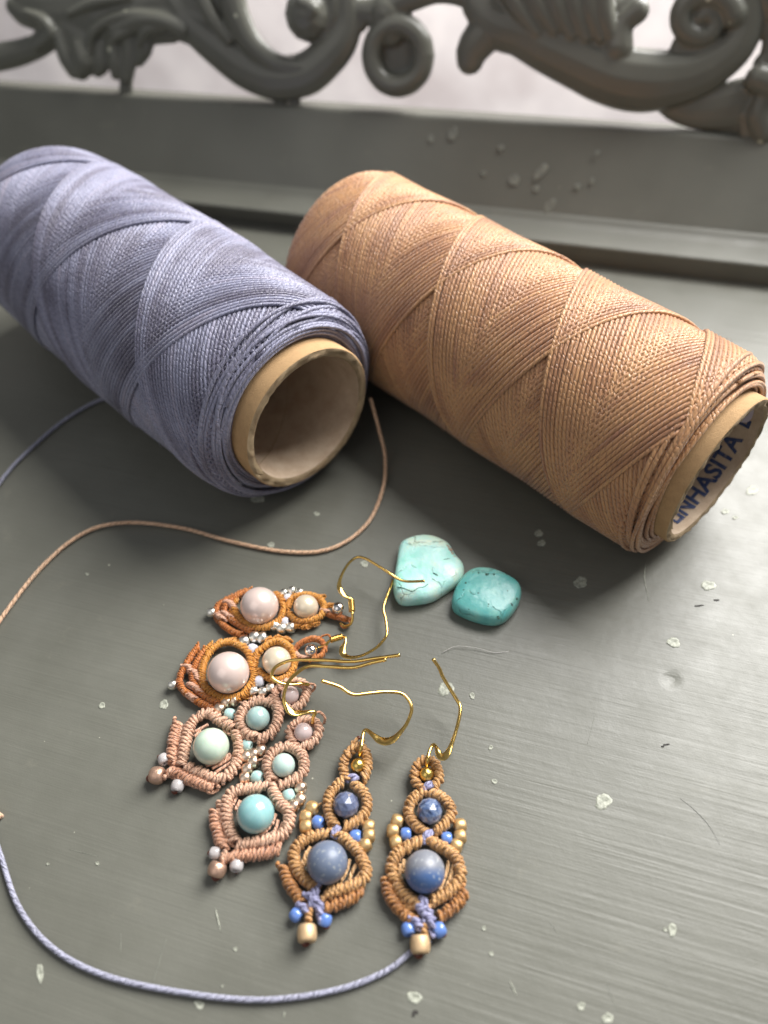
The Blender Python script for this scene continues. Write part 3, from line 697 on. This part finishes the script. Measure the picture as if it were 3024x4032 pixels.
s1_ = pebble('turquoise_stone', [(170, 250), (215, 195), (330, 158), (450, 150), (560, 180), (640, 235), (695, 330), (765, 410), (772, 500), (725, 575), (600, 665), (480, 735), (330, 765), (190, 768), (128, 700), (116, 590), (145, 400)], .46, M['turq_pale'],
       'larger pale mint turquoise pebble with a crack and rough brown edge, under a hook tip')
s2_ = pebble('turquoise_stone', [(870, 458), (960, 455), (1080, 480), (1250, 565), (1300, 625), (1308, 700), (1270, 800), (1200, 890), (1120, 945), (1010, 955), (850, 915), (700, 845), (662, 790), (668, 710), (710, 610), (790, 500)], .46, M['turq_deep'],
       'darker square-cut turquoise stone with black pits, right of the pale pebble')
# rough brown patch and crack on the pale stone
mb = MB(); 
for (x, y, r) in [(610, 245, 26), (640, 275, 30), (655, 310, 26), (675, 345, 26), (700, 375, 18), (655, 350, 22), (625, 262, 24)]:
    p = on_z(1500+x/2.37, 2050+y/2.37, .40); sphere(mb, p, px2cm(r/2.37, p), seg=10, rings=7, sq_=.45)
mb.build('rough_patch', M['matrix'], s1_)
M['crack'] = NT('dark_stone_crack').col(lin(60, 96, 84)).set(Roughness=.7).m
def crack(pts, par, r=.012, z=.475):
    mb = MB(); P = catmull(np.array([on_z(1500+x/2.37, 2050+y/2.37, z) for x, y in pts]), 5); tube(mb, P, np.linspace(r, r*.5, len(P)), sides=5); mb.build('crack', M['crack'], par)
crack([(150, 620), (200, 628), (260, 650), (300, 660), (345, 630), (400, 618), (440, 590)], s1_, .016, .455)
crack([(490, 490), (515, 500), (530, 512)], s1_, .014); crack([(640, 352), (560, 370), (505, 400), (480, 450), (490, 490)], s1_, .006)
crack([(190, 765), (185, 700), (190, 670)], s1_, .008, .36)
for (x, y, r) in [(985, 500, 12), (1000, 498, 9), (912, 485, 8), (1055, 503, 10), (790, 580, 11), (980, 740, 10), (1003, 780, 12), (1000, 800, 9), (1180, 655, 6), (1265, 728, 16), (1090, 890, 16), (1100, 910, 14), (1095, 870, 10), (820, 826, 7)]:
    mb = MB(); edge = y > 850 or x > 1240
    p = on_z(1500+x/2.37, 2050+y/2.37, .40 if edge else .465); sphere(mb, p, px2cm(r/2.37, p), seg=8, rings=5, sq_=.35); mb.build('dark_pit', M['crack'], s2_)

# ------------------------------------------------------------------ earrings
CROP = {'o': (600, 2200, 1.659), 'p': (560, 2650, 2.07375), 'l': (1050, 2850, 2.2111), 'r': (1450, 2850, 2.2111), 'w': (1000, 2300, 1.84333), 'f': (0, 0, 1/k_)}
def P3(crop, x, y, z): ox, oy, s = CROP[crop]; return on_z(ox+x/s, oy+y/s, z)
class Earring:
    def __init__(s, crop, base, label, group): 
        s.c = crop; p = P3(crop, base[0], base[1], 0); s.root = tag(empty('macrame_earring', p), label, 'earring', group)
    def pt(s, x, y, z): return P3(s.c, x, y, z)
    def row(s, pts, mat, r=.042, R=.062, z=.2, pitch=None, slant=.075, name='knotted_row', ends=True, crop=None):
        R *= 1.2
        P = np.array([P3(crop or s.c, q[0], q[1], q[2] if len(q) > 2 else z) for q in pts])
        P = resample(catmull(P, 8), .008)
        L = np.concatenate([[0], np.cumsum(np.linalg.norm(np.diff(P, axis=0), axis=1))]); pitch = pitch or r*2.05
        turns = L[-1]/pitch; N = int(turns*12)+2
        t = np.linspace(0, L[-1], N); Q = np.stack([np.interp(t, L, P[:, k]) for k in range(3)], 1)
        ph = t/pitch*2*math.pi+rng.uniform(0, 6); T, Nn, B = frames(Q)
        tn = np.floor(ph/(2*math.pi)); jit = rng.normal(0, 1.0, int(tn.max())+3)
        Rr = R*(1+.07*np.interp(ph/(2*math.pi), np.arange(len(jit)), jit)+.05*np.cos(tn*math.pi))
        sl = slant*(1+.25*np.interp(ph/(2*math.pi), np.arange(len(jit)), np.roll(jit, 1)))
        Q = Q+(0.12*pitch*np.sin(ph/2))[:, None]*T
        H = Q+Rr[:, None]*(np.cos(ph)[:, None]*Nn+np.sin(ph)[:, None]*B)+(sl*np.cos(ph+.5))[:, None]*T
        H[:, 2] = np.maximum(H[:, 2], r)
        mb = MB(); tube(mb, H, r, sides=6); tube(mb, P[::8], R*.85, sides=6)
        return mb.build(name, mat, s.root)
    def cord(s, pts, mat, r=.04, name='cord_strand', z=.2, crop=None):
        P = np.array([P3(crop or s.c, q[0], q[1], q[2] if len(q) > 2 else z) for q in pts]); mb = MB(); tube(mb, resample(catmull(P, 8), .03), r, sides=8); return mb.build(name, mat, s.root)
    def ball(s, x, y, rpx, mat, name='round_bead', z=None, facet=False):
        sc = CROP[s.c][2]
        p = s.pt(x, y, .3); r = px2cm(rpx/sc, p); zz = z if z is not None else max(r*1.0, .26); p = s.pt(x, y, zz); r = px2cm(rpx/sc, p)
        if facet:
            import bmesh
            bm = bmesh.new(); bmesh.ops.create_icosphere(bm, subdivisions=2, radius=r*1.02)
            me = bpy.data.meshes.new(name); R_ = Euler((.5, .3, .7)).to_matrix()
            for v in bm.verts: v.co = R_ @ v.co + Vector(p)
            bm.to_mesh(me); bm.free(); me.uv_layers.new(name='UVMap'); return link(name, me, mat, s.root, smooth=False, origin=p)
        mb = MB(); sphere(mb, p, r); return mb.build(name, mat, s.root, origin=p)
    def seed(s, x, y, rpx, mat, ax=(1, 0), z=.15, name='seed_bead', squash=.84, hole=.32, fl=1.0):
        sc = CROP[s.c][2]; p = s.pt(x, y, z); r = px2cm(rpx/sc, p)*(1.0 if name == 'end_bead' else 1.1); p = s.pt(x, y, max(z, r)); q = s.pt(x+ax[0]*10, y+ax[1]*10, max(z, r)); d = q-p
        d = d+np.array([0, 0, rng.normal(0, .12)*np.linalg.norm(d)])
        mb = MB(); lathe(mb, p, d, bead_prof(r, r*squash, r*hole, fl), 24); o = mb.build(name, mat, s.root); return o
    def burnt(s, x, y, rpx, z=.12):
        p = s.pt(x, y, z); mb = MB(); sphere(mb, p, px2cm(rpx/CROP[s.c][2], p), seg=14, rings=9, sq_=.8); return mb.build('burnt_tip', M['burnt'], s.root)
    def wire(s, pts, flats=None, r=.038, crop='w'):
        """pts: (x, y, z, width factor); flattened where the factor is above 1"""
        P = np.array([np.append(P3(crop, q[0], q[1], q[2]), q[3] if len(q) > 3 else 1.0) for q in pts])
        P = resample(catmull(P, 10), .03); k = 1+(np.maximum(P[:, 3], 1)-1)*.62
        up = np.tile(np.array([[0, .3, 1.0]]), (len(P), 1))
        T = np.gradient(P[:, :3], axis=0); S = np.cross(T, up); S /= np.linalg.norm(S, axis=1)[:, None]+1e-9
        mb = MB(); mb.add(*tube_data(P[:, :3], r*k, sides=12, flat=1/np.maximum(k, 1)**2.0, N=S)); return mb.build('ear_wire', M['gold'], s.root)

G1, G2, G3 = 'orange pearl earrings', 'dusty pink amazonite earrings', 'golden tan blue stone earrings'
# --- right blue earring
def strands(e, lst, mat, z=.16):
    for a in lst: e.cord(a, mat, .036, 'inner_strand', z)
e = Earring('r', (490, 1280), 'rightmost tan macrame earring, its stone grey above and deep blue below', G3)
t_ = M['tan_knot']
e.row([(455, 560), (412, 500), (405, 420), (440, 345), (508, 312), (575, 345), (610, 420), (612, 490), (570, 550)], t_, z=.22)
e.ball(508, 440, 64, M['brass_bead'], 'brass_bead', z=.24)
e.row([(478, 600), (400, 650), (352, 740), (378, 835), (440, 905), (490, 945)], t_, z=.22, R=.068)
e.row([(530, 595), (630, 635), (708, 720), (715, 800), (650, 890), (570, 945)], t_, z=.22, R=.068)
e.ball(534, 760, 110, M['sodalite'], 'faceted_bead', facet=True, z=.30)
e.row([(460, 1020), (350, 1070), (260, 1130), (208, 1220), (215, 1330), (280, 1440), (370, 1530), (450, 1590)], t_, z=.2, R=.072)
e.row([(530, 1010), (650, 1080), (750, 1150), (795, 1240), (800, 1340), (740, 1430), (640, 1500), (530, 1560)], t_, z=.2, R=.072)
e.ball(492, 1285, 176, M['matte_blue_two'], 'blue_stone_bead')
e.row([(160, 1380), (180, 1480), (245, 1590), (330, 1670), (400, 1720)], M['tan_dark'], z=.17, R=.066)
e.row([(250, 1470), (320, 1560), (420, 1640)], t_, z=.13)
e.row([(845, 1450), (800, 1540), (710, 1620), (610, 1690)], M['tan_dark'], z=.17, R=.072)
strands(e, [[(700, 1190), (680, 1300), (620, 1450)], [(740, 1220), (720, 1320), (670, 1440)], [(280, 1220), (275, 1320), (330, 1440)], [(310, 1180), (300, 1300)], [(770, 1300), (740, 1400)]], M['tan_light'])
for a in ([(500, 610, .2), (490, 560, .26), (520, 520, .28), (585, 520, .22)], [(500, 560, .24), (545, 545, .27), (590, 525, .22)],
          [(490, 1050, .2), (485, 990, .27), (510, 945, .28), (560, 935, .2)], [(500, 1010, .24), (530, 975, .27), (560, 945, .22)]): e.cord(a, M['lilac_knot'], .045, 'lilac_knot')
for a in ([(470, 1530), (450, 1590), (480, 1640), (520, 1680)], [(500, 1550), (490, 1600), (530, 1650)]): e.row(a, M['lilac_knot'], z=.27, R=.04, r=.045, name='lilac_knot', slant=.09)
e.row([(390, 1690), (430, 1740), (450, 1790)], M['lilac_knot'], z=.24, R=.045, name='lilac_knot', slant=.08); e.row([(510, 1700), (550, 1720), (545, 1790)], M['lilac_knot'], z=.24, R=.045, name='lilac_knot', slant=.08)
for x, y, ax in ((252, 850, (1, .3)), (215, 933, (1, 0)), (240, 1035, (1, -.3)), (797, 888, (.2, 1)), (800, 983, (.1, 1)), (768, 1063, (-.4, 1))): e.seed(x, y, 57, M['matte_gold'], ax if x < 500 else (1, -ax[0]), squash=.85)
e.seed(329, 960, 52, M['blue_seed'], (1, 0)); e.seed(680, 1000, 54, M['blue_seed'], (1, 0))
e.cord([(330, 830), (250, 850), (215, 933), (240, 1035), (320, 1080)], t_, .025, 'bead_thread', .15); e.cord([(720, 850), (797, 888), (800, 983), (768, 1063), (700, 1080)], t_, .025, 'bead_thread', .15)
e.cord([(380, 900), (329, 960), (330, 1060)], t_, .025, 'bead_thread', .15); e.cord([(660, 920), (680, 1000), (690, 1070)], t_, .025, 'bead_thread', .15)
e.seed(348, 1787, 56, M['blue_seed'], (.3, 1)); e.seed(618, 1793, 60, M['blue_seed'], (.8, -.5)); e.burnt(656, 1832, 28)
e.row([(485, 1730), (490, 1790), (485, 1850)], t_, z=.2, R=.03, slant=.06)
e.seed(452, 1920, 88, M['barrel'], (.05, 1), z=.2, name='end_bead', squash=.84, fl=.55); e.burnt(440, 2000, 46, .13)
e.wire([(1253, 1325, .28), (1262, 1270, .42), (1275, 1210, .40), (1302, 1166, .4), (1325, 1188, .5, 1.2), (1345, 1238, .55, 2.6), (1372, 1255, .58, 3.6), (1405, 1228, .6, 2.4), (1435, 1160, .6, 1.3), (1468, 1060, .62), (1494, 950, .66), (1496, 890, .68), (1478, 850, .7), (1375, 680, .95), (1345, 610, 1.1), (1300, 545, 1.3)])
# --- left blue earring
e = Earring('l', (530, 1200), 'tan macrame earring with an even grey-blue speckled stone, second from the right', G3)
e.row([(690, 470), (668, 400), (680, 310), (730, 235), (800, 205), (855, 250), (880, 330), (868, 410), (840, 480)], t_, z=.22)
e.row([(740, 215), (770, 165), (810, 160)], t_, z=.18, R=.04); e.burnt(800, 122, 18, .2)
e.ball(795, 363, 64, M['brass_bead'], 'brass_bead', z=.24)
e.row([(660, 500), (590, 560), (545, 630), (535, 730), (560, 820), (590, 890)], t_, z=.22, R=.068)
e.row([(770, 530), (840, 600), (872, 690), (850, 790), (780, 850), (670, 900)], t_, z=.22, R=.068)
e.ball(690, 706, 112, M['sodalite_pale'], 'faceted_bead', facet=True, z=.30)
e.row([(540, 960), (430, 970), (330, 1010), (255, 1090), (240, 1180), (270, 1270), (340, 1360), (430, 1430)], t_, z=.2, R=.072)
e.row([(625, 960), (710, 1030), (790, 1110), (840, 1200), (865, 1290), (830, 1370), (740, 1410), (620, 1450), (490, 1490)], t_, z=.2, R=.072)
e.ball(528, 1207, 178, M['matte_blue'], 'blue_stone_bead')
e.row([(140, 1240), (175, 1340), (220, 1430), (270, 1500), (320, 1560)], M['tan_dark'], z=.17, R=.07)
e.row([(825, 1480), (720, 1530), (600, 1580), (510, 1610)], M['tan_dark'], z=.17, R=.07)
strands(e, [[(720, 1180), (700, 1270), (650, 1370)], [(780, 1220), (740, 1300), (720, 1360)], [(380, 1070), (340, 1150), (330, 1240)], [(350, 1110), (320, 1190), (310, 1230)], [(820, 1290), (780, 1350)]], M['tan_light'])
for a in ([(700, 510, .2), (715, 465, .27), (760, 450, .28), (800, 480, .2)], [(740, 500, .25), (770, 480, .28), (795, 470, .22)], [(570, 990, .22), (580, 930, .27), (620, 890, .26)], [(600, 1000, .2), (605, 950, .26), (640, 900, .22)]): e.cord(a, M['lilac_knot'], .045, 'lilac_knot')
e.row([(455, 1440), (400, 1500), (370, 1550)], M['lilac_knot'], z=.27, R=.045, name='lilac_knot', slant=.09); e.row([(360, 1480), (420, 1530), (450, 1570)], M['lilac_knot'], z=.27, R=.045, name='lilac_knot', slant=.09)
e.row([(290, 1570), (330, 1610), (340, 1650)], M['lilac_knot'], z=.22, R=.045, name='lilac_knot', slant=.08); e.row([(430, 1590), (460, 1620), (450, 1680)], M['lilac_knot'], z=.22, R=.045, name='lilac_knot', slant=.08)
for x, y, ax in ((397, 735, (1, .4)), (343, 812, (1, .2)), (343, 895, (1, 0)), (887, 897, (1, .1)), (890, 975, (1, 0)), (858, 1055, (1, -.5))): e.seed(x, y, 57, M['matte_gold'], ax, squash=.85)
e.seed(447, 860, 54, M['blue_seed'], (1, .5)); e.seed(773, 983, 56, M['blue_seed'], (1, 0))
e.cord([(480, 690), (397, 735), (343, 812), (343, 895), (400, 960)], t_, .025, 'bead_thread', .15); e.cord([(850, 830), (887, 897), (890, 975), (858, 1055), (800, 1090)], t_, .025, 'bead_thread', .15)
e.cord([(500, 790), (447, 860), (430, 950)], t_, .025, 'bead_thread', .15); e.cord([(760, 900), (773, 983), (770, 1060)], t_, .025, 'bead_thread', .15)
e.seed(257, 1662, 56, M['blue_seed'], (.6, .6)); e.seed(505, 1705, 58, M['blue_seed'], (-.4, 1)); e.burnt(520, 1755, 34, .1)
e.row([(375, 1600), (365, 1670), (365, 1740)], t_, z=.22, R=.035, slant=.06)
e.seed(352, 1825, 86, M['barrel'], (.0, 1), z=.2, name='end_bead', squash=.84, fl=.55); e.burnt(340, 1900, 42, .12)
e.wire([(765, 1245, .28), (778, 1190, .44), (788, 1110, .42), (800, 1065, .42), (825, 1062, .44, 1.1), (865, 1095, .5, 1.9), (915, 1132, .52, 3.3), (965, 1142, .55, 3.8), (1015, 1122, .55, 2.9), (1060, 1078, .55, 1.6), (1110, 1010, .56), (1145, 910, .6), (1118, 835, .66), (1060, 790, .72), (950, 782, .85), (850, 790, .95), (715, 800, 1.05), (620, 745, 1.15), (490, 702, 1.3)])
# --- lower pink earring
e = Earring('p', (925, 1150), 'dusty pink macrame earring with a bright aqua round stone, just left of the tan ones', G2)
t_ = M['pink_knot']; u_ = M['pink_dark']
e.row([(1250, 590), (1215, 530), (1210, 470), (1260, 410), (1330, 385), (1400, 400), (1440, 450), (1425, 520), (1370, 580), (1290, 600)], t_, z=.22, R=.06)
e.ball(1315, 483, 76, M['clear_pink'], 'glass_bead', z=.26)
e.row([(1190, 600), (1110, 620), (1050, 670), (1025, 740), (1040, 820), (1070, 890)], t_, z=.22, R=.072)
e.row([(1210, 600), (1290, 650), (1320, 730), (1310, 810), (1240, 870), (1120, 920)], t_, z=.22, R=.072)
e.ball(1153, 753, 95, M['mist_amazonite'], 'small_stone_bead', z=.27)
e.row([(1010, 930), (900, 940), (790, 955), (715, 1000), (690, 1080), (690, 1180), (720, 1290), (770, 1390)], t_, z=.2, R=.078)
e.row([(1060, 900), (1080, 980), (1120, 1060), (1190, 1130), (1195, 1230), (1140, 1320), (1040, 1360), (900, 1385), (770, 1410)], t_, z=.2, R=.078)
e.ball(926, 1150, 153, M['amazonite'], 'large_stone_bead')
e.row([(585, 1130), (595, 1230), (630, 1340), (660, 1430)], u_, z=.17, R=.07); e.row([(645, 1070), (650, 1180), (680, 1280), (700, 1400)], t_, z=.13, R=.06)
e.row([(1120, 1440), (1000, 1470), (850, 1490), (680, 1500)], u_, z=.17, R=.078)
strands(e, [[(1060, 1180), (1030, 1270), (930, 1340)], [(1110, 1200), (1080, 1290), (1000, 1340)], [(1150, 1220), (1120, 1290), (1060, 1340)], [(800, 1040), (760, 1120)], [(770, 1010), (740, 1080)], [(1090, 1150), (1060, 1240)]], M['blush_knot'])
for x, y in ((1295, 937), (1290, 1035), (1240, 1085), (905, 728), (860, 785), (840, 858)): e.seed(x, y, 48, M['rose_gold'], (1, .3) if x > 1000 else (1, -.2))
e.cord([(1270, 870), (1295, 937), (1290, 1035), (1240, 1085), (1190, 1100)], t_, .025, 'bead_thread', .15); e.cord([(990, 700), (905, 728), (860, 785), (840, 858), (880, 930)], t_, .025, 'bead_thread', .15)
e.seed(1195, 1000, 50, M['aqua_seed'], (.3, 1)); e.seed(940, 852, 50, M['aqua_seed'], (1, .2)); e.cord([(1120, 930), (1195, 1000), (1190, 1090)], t_, .025, 'bead_thread', .15); e.cord([(1020, 830), (940, 852), (900, 940)], t_, .025, 'bead_thread', .15)
e.seed(594, 1470, 46, M['white_seed'], (1, .1)); e.burnt(555, 1470, 24, .12); e.seed(771, 1572, 52, M['white_seed'], (-.2, 1)); e.burnt(775, 1608, 30, .08)
e.row([(680, 1490), (640, 1540)], t_, z=.2, R=.05)
e.seed(612, 1605, 76, M['rose_big'], (-.4, 1), z=.2, name='end_bead', squash=.78); e.burnt(605, 1660, 40, .1)
e.wire([(425, 1010, .3), (430, 965, .5), (445, 930, .62), (400, 928, .68, 1.3), (320, 938, .72, 2.8), (268, 925, .76, 3.0), (232, 880, .8, 1.6), (216, 820, .85), (240, 730, .9), (300, 655, .95), (400, 595, 1.0), (560, 600, 1.05), (720, 605, 1.1), (850, 572, 1.2), (960, 548, 1.3)])
e.cord([(440, 935, .55), (480, 930, .5), (515, 970, .4), (510, 1010, .2)], u_, .03, 'cord_loop', crop='w')
# --- upper pink earring
e = Earring('p', (562, 600), 'dusty pink macrame earring with a milky pale green stone, directly below the orange pearl ones', G2)
e.row([(1110, 250), (1075, 190), (1110, 130), (1180, 80), (1280, 75), (1340, 120), (1330, 200), (1280, 265), (1190, 290)], t_, z=.24, R=.06)
e.ball(1206, 180, 74, M['clear_pink'], 'glass_bead', z=.3)
e.row([(1090, 250), (980, 225), (880, 250), (815, 320), (800, 410), (850, 490), (930, 530)], t_, z=.24, R=.072)
e.row([(1090, 240), (1110, 320), (1095, 420), (1040, 500), (950, 540)], t_, z=.24, R=.072)
e.ball(943, 371, 98, M['grey_amazonite'], 'small_stone_bead', z=.29)
e.row([(740, 450), (640, 390), (540, 330), (440, 370), (385, 450), (355, 570), (335, 680), (320, 770)], t_, z=.2, R=.078)
e.row([(770, 480), (785, 590), (780, 700), (740, 790), (660, 860), (560, 850), (450, 800), (350, 760)], t_, z=.2, R=.078)
e.ball(563, 598, 146, M['pale_amazonite'], 'large_stone_bead')
e.row([(290, 400), (262, 510), (248, 620), (235, 740)], u_, z=.17, R=.078)
e.row([(235, 800), (340, 850), (460, 900), (590, 950)], u_, z=.17, R=.075)
e.row([(320, 420), (305, 530), (290, 660), (285, 780)], t_, z=.12, R=.05)
strands(e, [[(745, 670), (680, 720), (570, 780)], [(740, 720), (680, 760), (600, 810)], [(430, 480), (540, 420)], [(425, 520), (480, 470)], [(660, 470), (730, 510)], [(720, 660), (640, 720), (520, 760)]], M['blush_knot'])
for x, y in ((750, 222), (690, 235), (632, 292), (970, 632), (910, 662), (848, 682)): e.seed(x, y, 46, M['rose_gold'], (.8, .5) if x < 800 else (1, .1))
e.cord([(830, 250), (750, 222), (690, 235), (632, 292), (620, 350)], t_, .025, 'bead_thread', .15); e.cord([(1010, 540), (970, 632), (910, 662), (848, 682), (790, 650)], t_, .025, 'bead_thread', .15)
e.seed(713, 336, 44, M['aqua_seed'], (1, .2)); e.seed(856, 590, 44, M['aqua_seed'], (1, .3)); e.cord([(800, 350), (713, 336), (640, 370)], t_, .025, 'bead_thread', .15); e.cord([(900, 540), (856, 590), (800, 600)], t_, .025, 'bead_thread', .15)
e.seed(178, 705, 46, M['white_seed'], (.4, 1)); e.burnt(145, 690, 26, .1); e.seed(289, 922, 50, M['white_seed'], (-.3, 1)); e.burnt(270, 960, 32, .08)
e.row([(240, 800), (190, 830)], t_, z=.2, R=.05)
e.seed(122, 836, 72, M['rose_big'], (1, .15), z=.2, name='end_bead', squash=.82); e.burnt(62, 860, 32, .12)
e.wire([(400, 728, .38), (340, 722, .55, 1.3), (265, 722, .62, 2.0), (190, 715, .68, 1.4), (130, 675, .74), (150, 610, .8), (220, 568, .85), (310, 550, .92), (520, 552, 1.0), (710, 562, 1.08), (870, 540, 1.2), (1060, 515, 1.35)])
e.cord([(395, 722, .4), (440, 732, .38), (435, 765, .25), (400, 790, .2)], u_, .03, 'cord_loop', crop='w')
# --- second orange earring
e = Earring('o', (497, 743), 'orange macrame earring lying flat, both its pearls ringed by knots, second from the top', G1)
t_ = M['orange_knot']; u_ = M['rust_knot']; K = dict(r=.026)
e.row([(650, 700), (630, 620), (570, 565), (490, 545), (410, 575), (355, 640), (325, 730), (335, 820), (400, 885), (490, 915), (580, 895), (640, 830), (665, 760), (650, 700)], t_, z=.2, R=.062, **K)
e.row([(340, 600), (290, 680), (262, 760), (285, 840), (350, 900), (440, 945)], u_, z=.17, R=.055, **K)
e.row([(300, 575), (240, 660), (185, 760), (185, 830), (240, 890), (320, 945), (400, 985)], u_, z=.15, R=.055, **K)
e.row([(390, 560), (330, 620), (290, 700)], t_, z=.14, R=.05, **K)
for a in ([(215, 700), (240, 715), (250, 745)], [(255, 730), (280, 745), (300, 800)], [(245, 820), (290, 850), (320, 880)], [(300, 770), (340, 810)], [(235, 890), (280, 920)]): e.row(a, M['blush_knot'], z=.2, R=.045, **K)
e.ball(497, 743, 135, M['pearl_pink'], 'large_pearl')
e.row([(665, 700), (680, 630), (740, 570), (820, 540), (890, 575), (925, 640), (920, 710), (880, 770), (810, 790), (740, 770), (680, 720)], t_, z=.2, R=.058, **K)
for x, y in ((770, 528), (820, 518), (870, 530), (520, 535), (450, 545), (600, 900)): e.row([(x-22, y+6), (x, y-4), (x+22, y+6)], t_, z=.17, R=.04, **K)
e.ball(812, 668, 94, M['pearl_cream'], 'small_pearl')
e.row([(920, 610), (960, 560), (1030, 525), (1095, 535), (1125, 580), (1100, 630), (1040, 655)], u_, z=.2, R=.042, **K); e.row([(930, 610), (960, 640), (1010, 650)], M['blush_knot'], z=.2, R=.035, **K)
e.ball(1036, 602, 44, M['silver_ball'], 'silver_bead', z=.22)
for x, y in ((600, 542), (668, 512), (718, 517)): e.seed(x, y, 36, M['silver'], (1, -.3))
for x, y in ((662, 866), (722, 872), (772, 846)): e.seed(x, y, 32, M['silver'], (1, -.2))
e.seed(655, 592, 34, M['opal'], (1, .6)); e.seed(698, 800, 34, M['opal'], (1, -.1)); e.seed(132, 824, 30, M['silver'], (1, 0)); 
e.cord([(560, 560), (600, 542), (668, 512), (718, 517), (760, 550)], t_, .02, 'bead_thread', .15); e.cord([(620, 850), (662, 866), (722, 872), (772, 846), (790, 800)], t_, .02, 'bead_thread', .15)
def coil(e, a, b, R=.06, r=.02, n=8, z=.35, crop='o'):
    A_, B_ = P3(crop, *a, z), P3(crop, *b, z); t = np.linspace(0, 1, n*14); ax, u, v = axis_frame(B_-A_)
    P = A_+(B_-A_)*t[:, None]+R*(np.cos(t*n*2*math.pi)[:, None]*u+np.sin(t*n*2*math.pi)[:, None]*v); mb = MB(); tube(mb, P, r, sides=6); mb.build('wire_coil', M['gold'], e.root)
coil(e, (1165, 530), (1240, 508), z=.28)
e.cord([(1090, 530, .22), (1110, 505, .25), (1150, 498, .28), (1165, 520, .28)], u_, .026, 'cord_loop')
e.wire([(1085, 580, .2), (1130, 565, .24), (1165, 530, .28), (1240, 508, .28), (1262, 520, .28), (1258, 550, .28, 1.4), (1240, 590, .28, 2.8), (1250, 628, .28, 3.0), (1295, 645, .3, 2.0), (1370, 632, .3, 1.1), (1450, 590, .32), (1500, 545, .34), (1532, 490, .36), (1525, 400, .38), (1510, 325, .4), (1535, 240, .36), (1562, 170, .3), (1570, 140, .26)], r=.033, crop='o')
# --- top orange earring
e = Earring('o', (700, 308), 'orange macrame earring tipped on its side, topmost of the six', G1)
e.row([(860, 330), (830, 400), (760, 440), (670, 445), (600, 410), (550, 360), (535, 320)], t_, z=.2, R=.062, **K)
e.row([(860, 320), (840, 260), (790, 222)], t_, z=.2, R=.055, **K)
e.row([(640, 205), (570, 235), (500, 285), (470, 340), (520, 400), (600, 450), (660, 475)], u_, z=.18, R=.05, **K)
e.row([(600, 215), (510, 255), (430, 310), (420, 370), (460, 430), (530, 480), (590, 495)], u_, z=.14, R=.05, **K)
e.row([(560, 260), (520, 310), (530, 370), (590, 420)], t_, z=.15, R=.05, **K)
for a in ([(480, 280), (510, 295), (540, 330)], [(460, 350), (490, 370), (510, 385)], [(430, 370), (460, 400)]): e.row(a, M['blush_knot'], z=.22, R=.045, **K)
e.ball(700, 308, 124, M['pearl_pink'], 'large_pearl', z=.38)
e.row([(880, 330), (905, 270), (960, 240), (1030, 240), (1095, 265), (1120, 320), (1095, 375), (1020, 405), (940, 400), (885, 350)], t_, z=.2, R=.055, **K)
e.row([(930, 425), (1000, 432), (1080, 405)], t_, z=.12, R=.05, **K)
for x, y in ((1100, 252), (960, 440), (1010, 445), (1060, 430)): e.row([(x-20, y), (x+20, y-4)], t_, z=.14, R=.04, **K)
e.ball(1003, 316, 82, M['pearl_cream'], 'small_pearl', z=.26)
e.row([(1120, 345), (1170, 370), (1230, 385), (1280, 400)], u_, z=.14, R=.045, **K); e.row([(1120, 320), (1150, 305), (1185, 305)], t_, z=.2, R=.035, **K); e.row([(1110, 335), (1145, 350)], M['blush_knot'], z=.22, R=.04, **K)
e.ball(1215, 325, 43, M['silver_ball'], 'silver_bead', z=.24)
for x, y in ((860, 224), (913, 208), (962, 222)): e.seed(x, y, 27, M['silver'], (1, .1), z=.18)
for x, y in ((800, 438), (845, 455), (903, 450)): e.seed(x, y, 33, M['silver'], (1, .1))
e.seed(885, 260, 28, M['opal'], (1, 0)); e.seed(867, 410, 27, M['opal'], (1, 0)); e.seed(387, 352, 30, M['silver'], (1, 0))
e.cord([(780, 430), (800, 438), (845, 455), (903, 450), (930, 420)], t_, .02, 'bead_thread', .15)
e.cord([(1280, 395, .15), (1290, 430, .1), (1250, 450, .08), (1230, 430, .1)], u_, .03, 'cord_loop')
coil(e, (1300, 268), (1304, 345), z=.4)
e.wire([(1225, 420, .1), (1255, 440, .12), (1295, 425, .25), (1308, 385, .35), (1304, 345, .4), (1300, 268, .4), (1285, 258, .42, 1.3), (1250, 235, .45, 2.4), (1222, 190, .5, 2.4), (1225, 140, .56, 1.5), (1250, 80, .62), (1290, 22, .7), (1340, -10, .76), (1395, 0, .8), (1480, 50, .8), (1550, 95, .78), (1600, 128, .75), (1660, 148, .73), (1780, 146, .72)], r=.033, crop='o')

# ------------------------------------------------------------------ a few stray fibres
for pts, lab in (([(955, 1410), (985, 1396), (1030, 1400), (1070, 1410), (1110, 1405)], 'fine pale hair lying on the table below the turquoise stones'),
                 ([(668, 1880), (678, 1840), (700, 1815), (703, 1780)], 'fine pale fibre between the aqua and the grey-blue stone earrings')):
    P = catmull(np.array([on_z(x*k_, y*k_, .02+.05*math.sin(i)) for i, (x, y) in enumerate(pts)]), 8); mb = MB(); tube(mb, P, .006, sides=5)
    tag(mb.build('stray_fibre', M['fibre']), lab, 'fibre', 'stray fibres')
